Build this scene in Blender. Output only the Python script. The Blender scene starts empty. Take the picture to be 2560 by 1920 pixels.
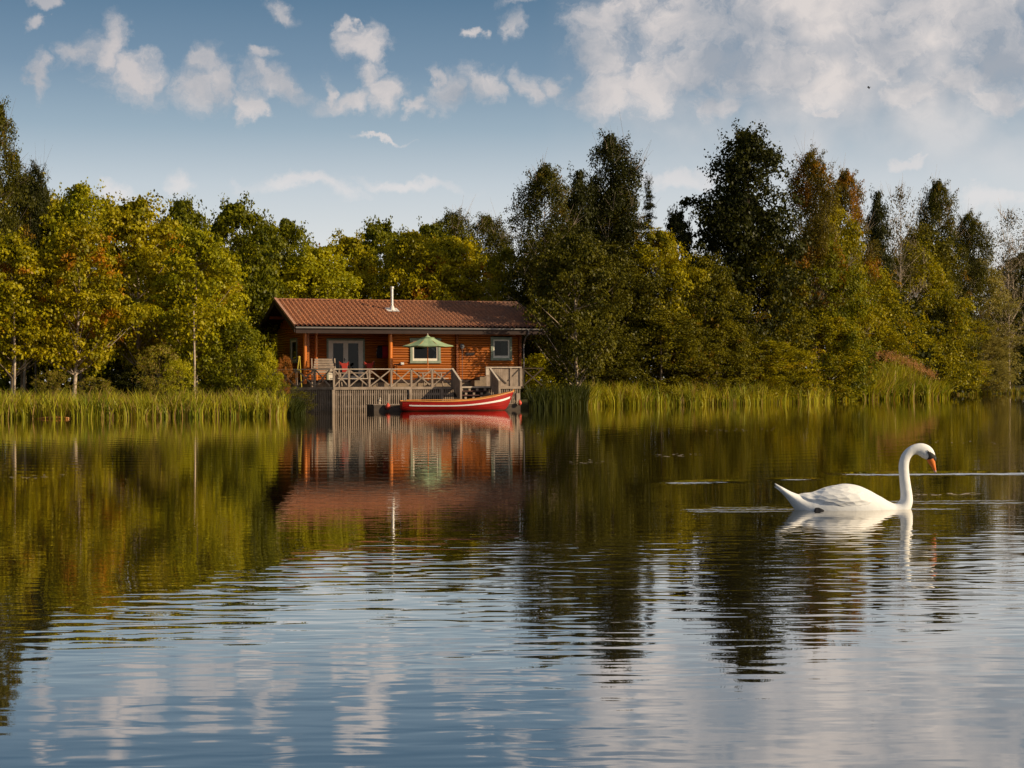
import bpy, math, random
import numpy as np
from mathutils import Matrix, Vector

random.seed(7)
scene = bpy.context.scene
COL = scene.collection

# ------------------------------------------------------------------ camera
F = 4200.0            # focal length in photo pixels (photo is 2560 x 1920)
H = 1.3               # eye height above the water
A = 0.00436           # slight roll
cam_d = bpy.data.cameras.new('camera')
cam = bpy.data.objects.new('camera', cam_d)
COL.objects.link(cam)
cam_d.sensor_width = 36.0
cam_d.lens = F / 2560.0 * 36.0
cam_d.clip_start = 0.1
cam_d.clip_end = 6000.0
_r = Vector((math.cos(A), 0, -math.sin(A)))
_u = Vector((math.sin(A), 0, math.cos(A)))
_b = _r.cross(_u)
M = Matrix((( _r.x, _u.x, _b.x, 0), (_r.y, _u.y, _b.y, 0), (_r.z, _u.z, _b.z, H), (0, 0, 0, 1)))
cam.matrix_world = M
scene.camera = cam

# ------------------------------------------------------------------ light
SUN_EL = math.radians(24)
sx, sy = 0.95, -0.30        # horizontal direction towards the sun
sl = math.hypot(sx, sy)
sx, sy = sx / sl, sy / sl
sun_d = bpy.data.lights.new('sun', 'SUN')
sun_d.energy = 5.0
sun_d.angle = math.radians(0.5)
sun_d.color = (1.0, 0.81, 0.54)
sun = bpy.data.objects.new('sun', sun_d)
COL.objects.link(sun)
sd = Vector((sx * math.cos(SUN_EL), sy * math.cos(SUN_EL), math.sin(SUN_EL)))
sun.rotation_euler = sd.to_track_quat('Z', 'Y').to_euler()

scene.view_settings.view_transform = 'Standard'
scene.view_settings.look = 'None'
scene.view_settings.exposure = 0.06
scene.view_settings.gamma = 1.0
scene.cycles.max_bounces = 6
scene.cycles.diffuse_bounces = 3
scene.cycles.glossy_bounces = 3
scene.cycles.transmission_bounces = 3
scene.cycles.transparent_max_bounces = 6
scene.cycles.caustics_reflective = False
scene.cycles.caustics_refractive = False
scene.render.film_transparent = False

# ------------------------------------------------------------------ sky
world = bpy.data.worlds.new('World')
scene.world = world
world.use_nodes = True
wt = world.node_tree
wt.nodes.clear()


class NT:
    """small helper for writing node trees"""
    def __init__(s, t): s.t = t
    def n(s, typ, **kw):
        nd = s.t.nodes.new(typ)
        for k, v in kw.items(): setattr(nd, k, v)
        return nd
    def l(s, a, b): s.t.links.new(a, b)
    def put(s, sock, v):
        if isinstance(v, bpy.types.NodeSocket): s.l(v, sock)
        else: sock.default_value = v
    def math(s, op, a, b=0.0, c=None, clamp=False):
        nd = s.n('ShaderNodeMath', operation=op)
        nd.use_clamp = clamp
        s.put(nd.inputs[0], a); s.put(nd.inputs[1], b)
        if c is not None: s.put(nd.inputs[2], c)
        return nd.outputs[0]
    def vmath(s, op, a, b=None):
        nd = s.n('ShaderNodeVectorMath', operation=op)
        s.put(nd.inputs[0], a)
        if b is not None: s.put(nd.inputs[1], b)
        return nd.outputs['Value'] if op in ('LENGTH', 'DOT_PRODUCT') else nd.outputs[0]
    def mr(s, v, a, b, c=0.0, d=1.0, smooth=False):
        nd = s.n('ShaderNodeMapRange')
        if smooth: nd.interpolation_type = 'SMOOTHSTEP'
        s.put(nd.inputs[0], v)
        for i, x in enumerate((a, b, c, d)): nd.inputs[1 + i].default_value = x
        return nd.outputs[0]
    def mix(s, f, a, b, blend='MIX'):
        nd = s.n('ShaderNodeMix', data_type='RGBA', blend_type=blend)
        s.put(nd.inputs[0], f)
        s.put(nd.inputs[6], c4(a) if isinstance(a, tuple) else a)
        s.put(nd.inputs[7], c4(b) if isinstance(b, tuple) else b)
        return nd.outputs[2]
    def noise(s, vec, scale, detail=2.0, rough=0.5, dist=0.0, color=False):
        nd = s.n('ShaderNodeTexNoise')
        if vec is not None: s.put(nd.inputs['Vector'], vec)
        nd.inputs['Scale'].default_value = scale
        nd.inputs['Detail'].default_value = detail
        nd.inputs['Roughness'].default_value = rough
        nd.inputs['Distortion'].default_value = dist
        return nd.outputs['Color' if color else 'Fac']


def c4(c): return (c[0], c[1], c[2], 1.0) if len(c) == 3 else c


w = NT(wt)
tc = w.n('ShaderNodeTexCoord')
sep = w.n('ShaderNodeSeparateXYZ')
w.l(tc.outputs['Generated'], sep.inputs[0])
az = w.math('ARCTAN2', sep.outputs[0], sep.outputs[1])
el = w.math('ARCSINE', sep.outputs[2])
comb = w.n('ShaderNodeCombineXYZ')
w.l(az, comb.inputs[0]); w.l(el, comb.inputs[1])
azel = comb.outputs[0]
sky = w.n('ShaderNodeTexSky', sky_type='NISHITA')
sky.sun_disc = False
sky.sun_elevation = SUN_EL
sky.sun_rotation = math.atan2(sx, sy)
sky.air_density = 1.0
sky.dust_density = 1.0
sky.ozone_density = 2.0
# sky colour by height above the horizon (radians)
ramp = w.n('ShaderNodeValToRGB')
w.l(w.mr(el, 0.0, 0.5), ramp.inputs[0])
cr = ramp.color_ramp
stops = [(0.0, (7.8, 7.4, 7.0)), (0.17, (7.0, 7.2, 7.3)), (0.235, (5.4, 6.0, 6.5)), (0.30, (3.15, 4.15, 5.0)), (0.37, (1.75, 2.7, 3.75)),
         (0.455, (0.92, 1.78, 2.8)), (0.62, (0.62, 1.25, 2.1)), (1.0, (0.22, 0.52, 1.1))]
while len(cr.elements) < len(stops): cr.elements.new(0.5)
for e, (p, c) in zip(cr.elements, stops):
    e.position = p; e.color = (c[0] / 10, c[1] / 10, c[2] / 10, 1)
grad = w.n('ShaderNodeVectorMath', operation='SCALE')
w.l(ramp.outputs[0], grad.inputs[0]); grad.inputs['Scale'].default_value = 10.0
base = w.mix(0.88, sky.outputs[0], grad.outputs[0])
# warm glow low towards the sun side
side = w.mr(az, -0.3, 0.5, 0.0, 1.0)
low = w.mr(el, 0.0, 0.18, 1.0, 0.0)
base = w.mix(w.math('MULTIPLY', side, w.math('MULTIPLY', low, 0.3)), base, (7.6, 7.2, 6.8))
# clouds
warp = w.noise(azel, 26.0, 6.0, 0.6, color=True)
wv = w.vmath('MULTIPLY', w.vmath('SUBTRACT', warp, (0.5, 0.5, 0.5)), (0.06, 0.04, 0.0))
wuv = w.vmath('ADD', azel, wv)
CL = [(85, 215, 34, 52, 0), (92, 45, 26, 20, 0), (90, 95, 30, 16, 0), (200, 165, 60, 40, 20), (265, 150, 55, 75, 10), (340, 215, 75, 55, -30),
      (520, 165, 48, 50, -20), (500, 232, 90, 52, 0), (560, 215, 42, 60, 0), (615, 262, 32, 34, 0), (690, 222, 82, 34, -25), (670, 165, 50, 18, 0),
      (700, 52, 62, 24, -25), (864, 72, 24, 24, 0), (905, 120, 62, 50, -20), (925, 190, 40, 44, 0), (958, 235, 48, 52, -20),
      (860, 255, 90, 28, 0), (812, 230, 22, 40, 0), (1078, 185, 24, 40, 0), (1110, 225, 64, 48, 0), (1195, 210, 62, 44, 0), (1240, 225, 36, 40, 0),
      (1330, 228, 44, 34, -20), (1040, 255, 30, 22, 0), (1258, 65, 36, 38, 0), (1180, 88, 26, 14, 0), (1360, -8, 110, 18, 0), (1380, 205, 40, 30, 0),
      (1520, 60, 70, 70, 0), (1500, 150, 80, 80, 0), (1530, 230, 110, 60, 0), (1620, 210, 90, 90, 0), (1580, -10, 90, 40, 0),
      (1720, 60, 170, 110, 0), (1760, 170, 160, 80, 0), (1900, 60, 150, 120, 0), (1950, 180, 180, 90, 0), (2060, 240, 120, 70, 0),
      (1800, 275, 90, 34, 0), (2080, 60, 180, 100, 0), (2230, 130, 170, 110, 0), (2300, 40, 150, 80, 0), (2440, 60, 170, 130, 0),
      (2520, 160, 160, 130, 0), (2400, 230, 120, 60, 0), (2270, 260, 110, 46, 0), (2500, 275, 120, 34, 0), (2080, 300, 60, 14, 0),
      (450, 458, 56, 30, -20), (760, 468, 150, 24, 0), (1020, 448, 150, 18, -5), (960, 346, 90, 8, 0), (1690, 445, 130, 30, 0),
      (2270, 425, 60, 18, 0), (2480, 508, 60, 30, 0), (290, 500, 60, 30, 0), (2780, 150, 260, 160, 0), (2900, 420, 160, 60, 0), (-260, 200, 130, 70, 0)]
acc = None
for (cx, cy, rx, ry, rot) in CL:
    xe = cx + A * (960 - cy); ye = cy + A * (cx - 1280)
    a0 = math.atan((xe - 1280) / F); e0 = math.atan((960 - ye) / F)
    mp = w.n('ShaderNodeMapping', vector_type='TEXTURE')
    w.l(wuv, mp.inputs[0])
    mp.inputs['Location'].default_value = (a0, e0, 0)
    mp.inputs['Rotation'].default_value = (0, 0, math.radians(rot))
    mp.inputs['Scale'].default_value = (rx * (1.02 if cx < 1300 else 1.18) / F, ry * (1.02 if cx < 1300 else 1.18) / F, 1)
    v = w.math('SUBTRACT', 1.0, w.vmath('LENGTH', mp.outputs[0]))
    acc = v if acc is None else w.math('SMOOTH_MAX', acc, v, 0.12)
# scattered cloud elsewhere in the sky, well above the picture
high = w.math('MULTIPLY', w.mr(el, 0.30, 0.5), w.mr(w.noise(azel, 3.0, 4.0), 0.52, 0.75, -0.4, 0.4))
acc = w.math('MAXIMUM', acc, w.math('SUBTRACT', high, w.mr(el, 0.30, 0.34, 1.0, 0.0)))
fb = w.noise(wuv, 42.0, 9.0, 0.68)
fb2 = w.noise(azel, 19.0, 3.0, 0.5)
d = w.math('ADD', acc, w.math('MULTIPLY', w.math('SUBTRACT', fb, 0.5), 1.7))
den = w.mr(d, -0.20, 0.78, 0.0, 1.0, smooth=True)
veil = w.math('MULTIPLY', w.mr(az, 0.02, 0.16), w.math('MULTIPLY', w.mr(el, 0.10, 0.17), w.mr(fb2, 0.3, 0.62, 0.3, 0.9)))
den = w.math('MAXIMUM', w.math('MULTIPLY', den, w.mr(el, 0.08, 0.15, 0.35, 0.86)), veil)
lit = w.mr(w.math('ADD', w.math('MULTIPLY', fb, 0.35), w.math('MULTIPLY', fb2, 0.65)), 0.38, 0.60)
warm_side = w.mr(az, -0.3, 0.3)
bright = w.mix(warm_side, (6.0, 5.5, 5.4), (7.8, 7.1, 6.7))
grey = w.mix(warm_side, (3.4, 3.7, 4.2), (3.6, 3.85, 4.3))
cc = w.mix(lit, grey, bright)
cc = w.mix(w.mr(el, 0.11, 0.17), (7.9, 7.4, 7.2), cc)
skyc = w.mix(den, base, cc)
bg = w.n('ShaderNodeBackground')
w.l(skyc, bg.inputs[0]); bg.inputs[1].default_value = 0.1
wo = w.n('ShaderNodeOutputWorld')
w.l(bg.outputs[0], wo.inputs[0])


# ------------------------------------------------------------------ helpers
def pw(px, py, D):
    """photo pixel -> world point on the plane Y = D"""
    xe = px + A * (960 - py); ye = py + A * (px - 1280)
    return Vector(((xe - 1280) / F * D, D, H - (ye - 960) / F * D))


def tag(o, label=None, cat=None, group=None, kind=None):
    if label: o['label'] = label
    if cat: o['category'] = cat
    if group: o['group'] = group
    if kind: o['kind'] = kind
    return o


def link_mesh(name, verts, faces, mats, parent=None, smooth=False, midx=None):
    me = bpy.data.meshes.new(name)
    verts = np.asarray(verts, dtype=np.float32).reshape(-1, 3)
    if isinstance(faces, np.ndarray):
        k = faces.shape[1]; nf = len(faces)
        me.vertices.add(len(verts)); me.vertices.foreach_set('co', verts.ravel())
        me.loops.add(nf * k); me.loops.foreach_set('vertex_index', faces.ravel().astype(np.int32))
        me.polygons.add(nf); me.polygons.foreach_set('loop_start', np.arange(0, nf * k, k, dtype=np.int32))
        me.update(calc_edges=True)
    else:
        me.from_pydata([tuple(map(float, v)) for v in verts], [], faces)
        me.update()
    for m in (mats if isinstance(mats, (list, tuple)) else [mats]): me.materials.append(m)
    if midx is not None: me.polygons.foreach_set('material_index', np.asarray(midx, dtype=np.int32))
    if smooth: me.polygons.foreach_set('use_smooth', np.ones(len(me.polygons), dtype=bool))
    o = bpy.data.objects.new(name, me)
    COL.objects.link(o)
    if parent is not None: o.parent = parent
    return o


class MB:
    def __init__(s): s.v = []; s.f = []; s.m = []; s.cur = 0
    def add(s, vs, fs):
        n = len(s.v)
        s.v += [tuple(v) for v in vs]
        s.f += [tuple(i + n for i in f) for f in fs]
        s.m += [s.cur] * len(fs)
    def box(s, x0, x1, y0, y1, z0, z1):
        s.add([(x0, y0, z0), (x1, y0, z0), (x1, y1, z0), (x0, y1, z0), (x0, y0, z1), (x1, y0, z1), (x1, y1, z1), (x0, y1, z1)],
              [(0, 3, 2, 1), (4, 5, 6, 7), (0, 1, 5, 4), (1, 2, 6, 5), (2, 3, 7, 6), (3, 0, 4, 7)])
    def bar(s, a, b, wd, dp, up=(0, 0, 1)):
        """rectangular bar from a to b: wd sideways, dp along the 'up' hint"""
        a = Vector(a); b = Vector(b); d = (b - a).normalized(); up = Vector(up)
        if abs(d.dot(up)) > 0.98: up = Vector((0, 1, 0))
        x = d.cross(up).normalized(); y = x.cross(d).normalized()
        vs = []
        for p in (a, b):
            for i, j in ((-1, -1), (1, -1), (1, 1), (-1, 1)):
                vs.append(p + x * (i * wd / 2) + y * (j * dp / 2))
        s.add(vs, [(0, 1, 2, 3), (7, 6, 5, 4), (0, 4, 5, 1), (1, 5, 6, 2), (2, 6, 7, 3), (3, 7, 4, 0)])
    def tube(s, pts, rad, n=8, caps=True):
        pts = [Vector(p) for p in pts]
        if not isinstance(rad, (list, tuple)): rad = [rad] * len(pts)
        rings = []
        ref = None
        for i, p in enumerate(pts):
            d = (pts[min(i + 1, len(pts) - 1)] - pts[max(i - 1, 0)]).normalized()
            if ref is None:
                ref = Vector((0, 1, 0)) if abs(d.y) < 0.9 else Vector((1, 0, 0))
            x = (ref - d * ref.dot(d)).normalized(); ref = x; y = d.cross(x)
            rings.append([p + (x * math.cos(t) + y * math.sin(t)) * rad[i] for t in [2 * math.pi * k / n for k in range(n)]])
        s.loft(rings, caps)
    def loft(s, rings, caps=True, closed=True):
        n = len(rings[0]); vs = [v for r in rings for v in r]; fs = []
        for i in range(len(rings) - 1):
            for k in range(n if closed else n - 1):
                k2 = (k + 1) % n
                fs.append((i * n + k, i * n + k2, (i + 1) * n + k2, (i + 1) * n + k))
        if caps and closed:
            fs.append(tuple(range(n - 1, -1, -1))); m = (len(rings) - 1) * n; fs.append(tuple(m + k for k in range(n)))
        s.add(vs, fs)
    def prism(s, poly, axis, a0, a1):
        """poly: 2D points, extruded along axis (0,1,2)"""
        vs = []
        for a in (a0, a1):
            for (p, q) in poly:
                v = [p, q]; v.insert(axis, a); vs.append(tuple(v))
        n = len(poly)
        fs = [tuple(range(n)), tuple(range(2 * n - 1, n - 1, -1))] + [(i, i + n, (i + 1) % n + n, (i + 1) % n) for i in range(n)]
        s.add(vs, fs)
    def ball(s, c, r, n=10, m=7):
        if not isinstance(r, (tuple, list)): r = (r, r, r)
        rings = []
        for i in range(m):
            ph = -math.pi / 2 + math.pi * (i + 0.02) / (m - 1 + 0.04)
            rings.append([(c[0] + r[0] * math.cos(ph) * math.cos(2 * math.pi * k / n), c[1] + r[1] * math.cos(ph) * math.sin(2 * math.pi * k / n), c[2] + r[2] * math.sin(ph)) for k in range(n)])
        s.loft(rings)
    def build(s, name, mats, parent=None, smooth=False):
        o = link_mesh(name, s.v, s.f, mats, parent, smooth, s.m)
        return o


def empty(name, loc, rz=0.0):
    o = bpy.data.objects.new(name, None)
    COL.objects.link(o)
    o.empty_display_size = 0.2
    o.location = loc; o.rotation_euler = (0, 0, rz)
    return o


# ------------------------------------------------------------------ materials
def mat(name, col, rough=0.7, var=0.25, scale=3.0, stretch=(1, 1, 1), spec=0.3, col2=None, bump=0.0, metal=0.0):
    m = bpy.data.materials.new(name); m.use_nodes = True
    t = NT(m.node_tree); b = m.node_tree.nodes['Principled BSDF']
    tc = t.n('ShaderNodeTexCoord')
    v = t.vmath('MULTIPLY', tc.outputs['Object'], tuple(stretch))
    n = t.noise(v, scale, 5.0, 0.6)
    f = t.mr(n, 0.3, 0.7)
    if col2 is None: col2 = tuple(c * (1 - var) for c in col); col = tuple(min(1, c * (1 + var * 0.6)) for c in col)
    t.l(t.mix(f, col, col2), b.inputs['Base Color'])
    b.inputs['Roughness'].default_value = rough
    b.inputs['Specular IOR Level'].default_value = spec
    b.inputs['Metallic'].default_value = metal
    if bump:
        bp = t.n('ShaderNodeBump'); bp.inputs['Strength'].default_value = 1.0; bp.inputs['Distance'].default_value = bump
        t.l(n, bp.inputs['Height']); t.l(bp.outputs[0], b.inputs['Normal'])
    return m


def leaf_mat(name, ca, cb, cc=None, orange=0.0, trans=0.35, dry=0.0):
    """leaf colours vary leaf by leaf and branch by branch"""
    m = bpy.data.materials.new(name); m.use_nodes = True
    t = NT(m.node_tree); t.t.nodes.clear()
    geo = t.n('ShaderNodeNewGeometry'); tc = t.n('ShaderNodeTexCoord')
    n = t.noise(tc.outputs['Object'], 0.55, 2.0)
    f = t.math('ADD', t.math('MULTIPLY', geo.outputs['Random Per Island'], 0.62), t.mr(n, 0.35, 0.65, 0.0, 0.55), clamp=True)
    col = t.mix(f, ca, cb)
    if orange > 0:
        n2 = t.noise(tc.outputs['Object'], 0.42, 1.0)
        k = t.math('MULTIPLY', t.mr(n2, 0.66 - 0.2 * orange, 0.72 - 0.2 * orange), t.mr(geo.outputs['Random Per Island'], 0.0, 0.4, 0.2, 1.0))
        col = t.mix(k, col, cc or (0.36, 0.10, 0.012))
    if dry > 0:
        r7 = t.math('FRACT', t.math('MULTIPLY', geo.outputs['Random Per Island'], 37.7))
        col = t.mix(t.math('LESS_THAN', r7, dry), col, (0.34, 0.22, 0.07))
    dif = t.n('ShaderNodeBsdfDiffuse'); t.l(col, dif.inputs[0])
    tr = t.n('ShaderNodeBsdfTranslucent'); t.l(t.mix(1.0, col, (1.3, 1.15, 0.5), 'MULTIPLY'), tr.inputs[0])
    gl = t.n('ShaderNodeBsdfGlossy'); gl.inputs['Roughness'].default_value = 0.45; gl.inputs[0].default_value = (0.8, 0.8, 0.8, 1)
    m1 = t.n('ShaderNodeMixShader'); m1.inputs[0].default_value = trans
    t.l(dif.outputs[0], m1.inputs[1]); t.l(tr.outputs[0], m1.inputs[2])
    m2 = t.n('ShaderNodeMixShader'); m2.inputs[0].default_value = 0.012
    t.l(m1.outputs[0], m2.inputs[1]); t.l(gl.outputs[0], m2.inputs[2])
    o = t.n('ShaderNodeOutputMaterial'); t.l(m2.outputs[0], o.inputs[0])
    return m


LM = {
    'maple': leaf_mat('maple_leaf', (0.60, 0.49, 0.006), (0.13, 0.13, 0.003), (0.42, 0.16, 0.008), 0.25),
    'maple_orange': leaf_mat('orange_maple_leaf', (0.56, 0.45, 0.006), (0.14, 0.135, 0.003), (0.48, 0.20, 0.008), 0.42),
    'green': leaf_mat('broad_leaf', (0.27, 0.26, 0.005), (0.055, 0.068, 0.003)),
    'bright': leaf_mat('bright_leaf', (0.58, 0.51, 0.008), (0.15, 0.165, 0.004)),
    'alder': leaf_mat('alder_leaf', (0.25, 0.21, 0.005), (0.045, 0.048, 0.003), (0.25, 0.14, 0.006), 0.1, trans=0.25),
    'shade': leaf_mat('shaded_alder_leaf', (0.15, 0.13, 0.005), (0.035, 0.038, 0.003), trans=0.2),  # darker copy of the alder leaf, shade put into the colour
    'olive': leaf_mat('olive_leaf', (0.50, 0.41, 0.006), (0.10, 0.105, 0.003), (0.34, 0.20, 0.008), 0.1),
    'birch': leaf_mat('birch_leaf', (0.12, 0.11, 0.006), (0.040, 0.042, 0.004), (0.24, 0.13, 0.008), 0.1, trans=0.25),
    'birch_orange': leaf_mat('autumn_birch_leaf', (0.17, 0.12, 0.007), (0.08, 0.07, 0.005), (0.34, 0.15, 0.008), 0.5),
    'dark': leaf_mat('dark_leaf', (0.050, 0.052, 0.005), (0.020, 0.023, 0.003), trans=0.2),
    'willow': leaf_mat('willow_leaf', (0.42, 0.35, 0.09), (0.17, 0.15, 0.03)),
    'larch': leaf_mat('larch_needle', (0.40, 0.34, 0.012), (0.22, 0.20, 0.01)),
    'spruce': leaf_mat('spruce_needle', (0.06, 0.06, 0.007), (0.03, 0.034, 0.005), trans=0.1),
    'sparse': leaf_mat('sparse_birch_leaf', (0.15, 0.12, 0.04), (0.08, 0.065, 0.025), trans=0.2),
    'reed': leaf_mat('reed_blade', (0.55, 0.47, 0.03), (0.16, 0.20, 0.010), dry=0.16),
    'reed_dark': leaf_mat('shaded_reed_blade', (0.07, 0.075, 0.010), (0.03, 0.04, 0.006)),  # darker copy of the reed blade with shade in its colour
    'grass': leaf_mat('bank_grass', (0.36, 0.30, 0.02), (0.10, 0.11, 0.008), dry=0.2),
    'plume': leaf_mat('reed_plume', (0.60, 0.32, 0.16), (0.38, 0.20, 0.09)),
    'dry': leaf_mat('dry_flower_head', (0.45, 0.17, 0.03), (0.26, 0.11, 0.02)),
}
BARK = mat('grey_bark', (0.16, 0.12, 0.08), 0.9, 0.4, 6, (1, 1, 0.4))
PALE = mat('pale_bark', (0.62, 0.50, 0.38), 0.85, 0.25, 5, (1, 1, 1.5), col2=(0.28, 0.20, 0.14))
DARKBARK = mat('dark_bark', (0.07, 0.05, 0.035), 0.9, 0.3, 6)
LOG = mat('varnished_log', (0.47, 0.135, 0.008), 0.42, 0.3, 2.2, (0.25, 0.25, 6), 0.45, col2=(0.24, 0.058, 0.004))
LOG_D = mat('stained_log_end', (0.30, 0.075, 0.012), 0.6, 0.3, 3, col2=(0.12, 0.035, 0.01))
POSTM = mat('varnished_post', (0.62, 0.17, 0.014), 0.4, 0.25, 2.0, (5, 5, 0.4), 0.45)
DARKWOOD = mat('dark_brown_board', (0.035, 0.018, 0.014), 0.7, 0.3, 3)
GREYW = mat('weathered_board', (0.40, 0.31, 0.24), 0.85, 0.35, 3.0, (1, 1, 1), 0.2, col2=(0.22, 0.165, 0.125))
GREYW2 = mat('dark_weathered_board', (0.085, 0.065, 0.052), 0.85, 0.35, 3.0)
PALEW = mat('pale_weathered_board', (0.52, 0.43, 0.34), 0.85, 0.3, 4.0)
GREENP = mat('green_grey_trim', (0.24, 0.28, 0.21), 0.6, 0.2, 5)
CREAM = mat('cream_frame', (0.78, 0.70, 0.58), 0.5, 0.12, 5)
STONE = mat('sandstone', (0.30, 0.22, 0.15), 0.9, 0.4, 5, col2=(0.16, 0.12, 0.085), bump=0.02)
INSIDE = mat('painted_dark', (0.02, 0.016, 0.014), 0.9, 0.2)  # near-black, so the darkness of room and gaps is in the colour
CURTAIN = mat('curtain_cloth', (0.40, 0.42, 0.38), 0.9, 0.2, 3, (12, 12, 0.2))
SKY_REFL = mat('painted_sky_reflection', (0.42, 0.48, 0.58), 0.8, 0.1)
STEEL = mat('steel_flue', (0.72, 0.70, 0.66), 0.35, 0.06, 4, metal=0.75)
LEAD = mat('pale_flashing', (0.70, 0.66, 0.62), 0.5, 0.1)
GUTTER = mat('grey_gutter', (0.22, 0.20, 0.19), 0.5, 0.1)
WHITEP = mat('white_plastic', (0.75, 0.73, 0.70), 0.5, 0.05)
REDC = mat('red_canvas', (0.30, 0.022, 0.012), 0.8, 0.2, 4)
REDC2 = mat('crimson_cloth', (0.40, 0.015, 0.03), 0.85, 0.2, 6)
NAVY = mat('navy_cloth', (0.03, 0.025, 0.04), 0.85, 0.2, 6)
YEL = mat('yellow_paint', (0.50, 0.38, 0.04), 0.5, 0.15, 5)
CANVAS = mat('green_canvas', (0.38, 0.47, 0.27), 0.85, 0.2, 2.5, spec=0.1, col2=(0.24, 0.34, 0.18))
HULL = mat('red_hull_paint', (0.40, 0.010, 0.005), 0.45, 0.12, 3, (1, 1, 3), spec=0.25, col2=(0.24, 0.006, 0.004))
_t = NT(HULL.node_tree); _tc = _t.n('ShaderNodeTexCoord'); _s = _t.n('ShaderNodeSeparateXYZ'); _t.l(_tc.outputs['Object'], _s.inputs[0])
_bs = HULL.node_tree.nodes['Principled BSDF']; _old = _bs.inputs['Base Color'].links[0].from_socket
_z = _t.math('ADD', _s.outputs[2], _t.math('MULTIPLY', _t.noise(_tc.outputs['Object'], 6.0, 4.0), 0.05))
_t.l(_t.mix(_t.mr(_z, 0.055, 0.085, 0.75, 0.0), _old, (0.045, 0.03, 0.015)), _bs.inputs['Base Color'])
STRIPE = mat('white_stripe_paint', (0.90, 0.84, 0.80), 0.35, 0.05)
VARN = mat('varnished_boat_wood', (0.62, 0.25, 0.05), 0.35, 0.25, 3, (1, 1, 1), 0.5)
BUOY = mat('faded_red_buoy', (0.70, 0.10, 0.05), 0.5, 0.25, 12, col2=(0.55, 0.06, 0.04))
ROPE = mat('rope', (0.35, 0.28, 0.2), 0.9, 0.2)
IRON = mat('black_iron', (0.02, 0.02, 0.02), 0.5, 0.1)
FEATHER = mat('white_feather', (0.86, 0.85, 0.83), 0.75, 0.03, 8, bump=0.006, spec=0.15)
FEATHER_W = mat('layered_wing_feather', (0.86, 0.85, 0.83), 0.75, 0.03, 8, spec=0.15)
_t = NT(FEATHER_W.node_tree); _tc = _t.n('ShaderNodeTexCoord')
_mp = _t.n('ShaderNodeMapping'); _t.l(_tc.outputs['Object'], _mp.inputs[0]); _mp.inputs['Rotation'].default_value = (0, math.radians(-12), 0); _mp.inputs['Scale'].default_value = (9, 9, 30)
_v = _t.n('ShaderNodeTexVoronoi'); _t.l(_mp.outputs[0], _v.inputs['Vector']); _v.inputs['Scale'].default_value = 1.0
_b = _t.n('ShaderNodeBump'); _b.inputs['Strength'].default_value = 1.0; _b.inputs['Distance'].default_value = 0.013; _t.l(_v.outputs['Distance'], _b.inputs['Height'])
_t.l(_b.outputs[0], FEATHER_W.node_tree.nodes['Principled BSDF'].inputs['Normal'])
BEAK = mat('orange_beak', (0.75, 0.19, 0.03), 0.4, 0.15, 20)
BLACKSK = mat('black_skin', (0.012, 0.011, 0.012), 0.5, 0.1)
GRASSG = mat('bank_soil_and_turf', (0.06, 0.065, 0.012), 0.95, 0.4, 0.5, col2=(0.035, 0.03, 0.012))


def glass_mat():
    m = bpy.data.materials.new('window_glass'); m.use_nodes = True
    t = NT(m.node_tree); t.t.nodes.clear()
    tr = t.n('ShaderNodeBsdfTransparent'); tr.inputs[0].default_value = (0.5, 0.52, 0.5, 1)
    gl = t.n('ShaderNodeBsdfGlossy'); gl.inputs['Roughness'].default_value = 0.02
    fr = t.n('ShaderNodeFresnel'); fr.inputs[0].default_value = 1.5
    mx = t.n('ShaderNodeMixShader')
    t.l(t.math('MULTIPLY', fr.outputs[0], 0.5), mx.inputs[0]); t.l(tr.outputs[0], mx.inputs[1]); t.l(gl.outputs[0], mx.inputs[2])
    o = t.n('ShaderNodeOutputMaterial'); t.l(mx.outputs[0], o.inputs[0])
    return m


GLASS = glass_mat()


def roof_mat():
    m = bpy.data.materials.new('clay_pantile'); m.use_nodes = True
    t = NT(m.node_tree); b = m.node_tree.nodes['Principled BSDF']
    tc = t.n('ShaderNodeTexCoord')
    n1 = t.noise(tc.outputs['Object'], 0.6, 4.0, 0.6)
    n2 = t.noise(tc.outputs['Object'], 9.0, 3.0, 0.7)
    c = t.mix(t.mr(n2, 0.35, 0.65), (0.42, 0.155, 0.06), (0.12, 0.04, 0.02))
    sp = t.n('ShaderNodeSeparateXYZ'); t.l(tc.outputs['Object'], sp.inputs[0])
    tree_shade = t.math('MULTIPLY', t.mr(sp.outputs[0], 5.0, 13.0), t.mr(n1, 0.3, 0.6))  # tiles darken to the right: tree shade painted into their colour
    c = t.mix(tree_shade, c, (0.14, 0.065, 0.038))
    c = t.mix(t.mr(t.noise(tc.outputs['Object'], 3.0, 5.0, 0.7), 0.60, 0.70), c, (0.36, 0.24, 0.15))
    t.l(c, b.inputs['Base Color']); b.inputs['Roughness'].default_value = 0.75
    return m


ROOF = roof_mat()


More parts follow.
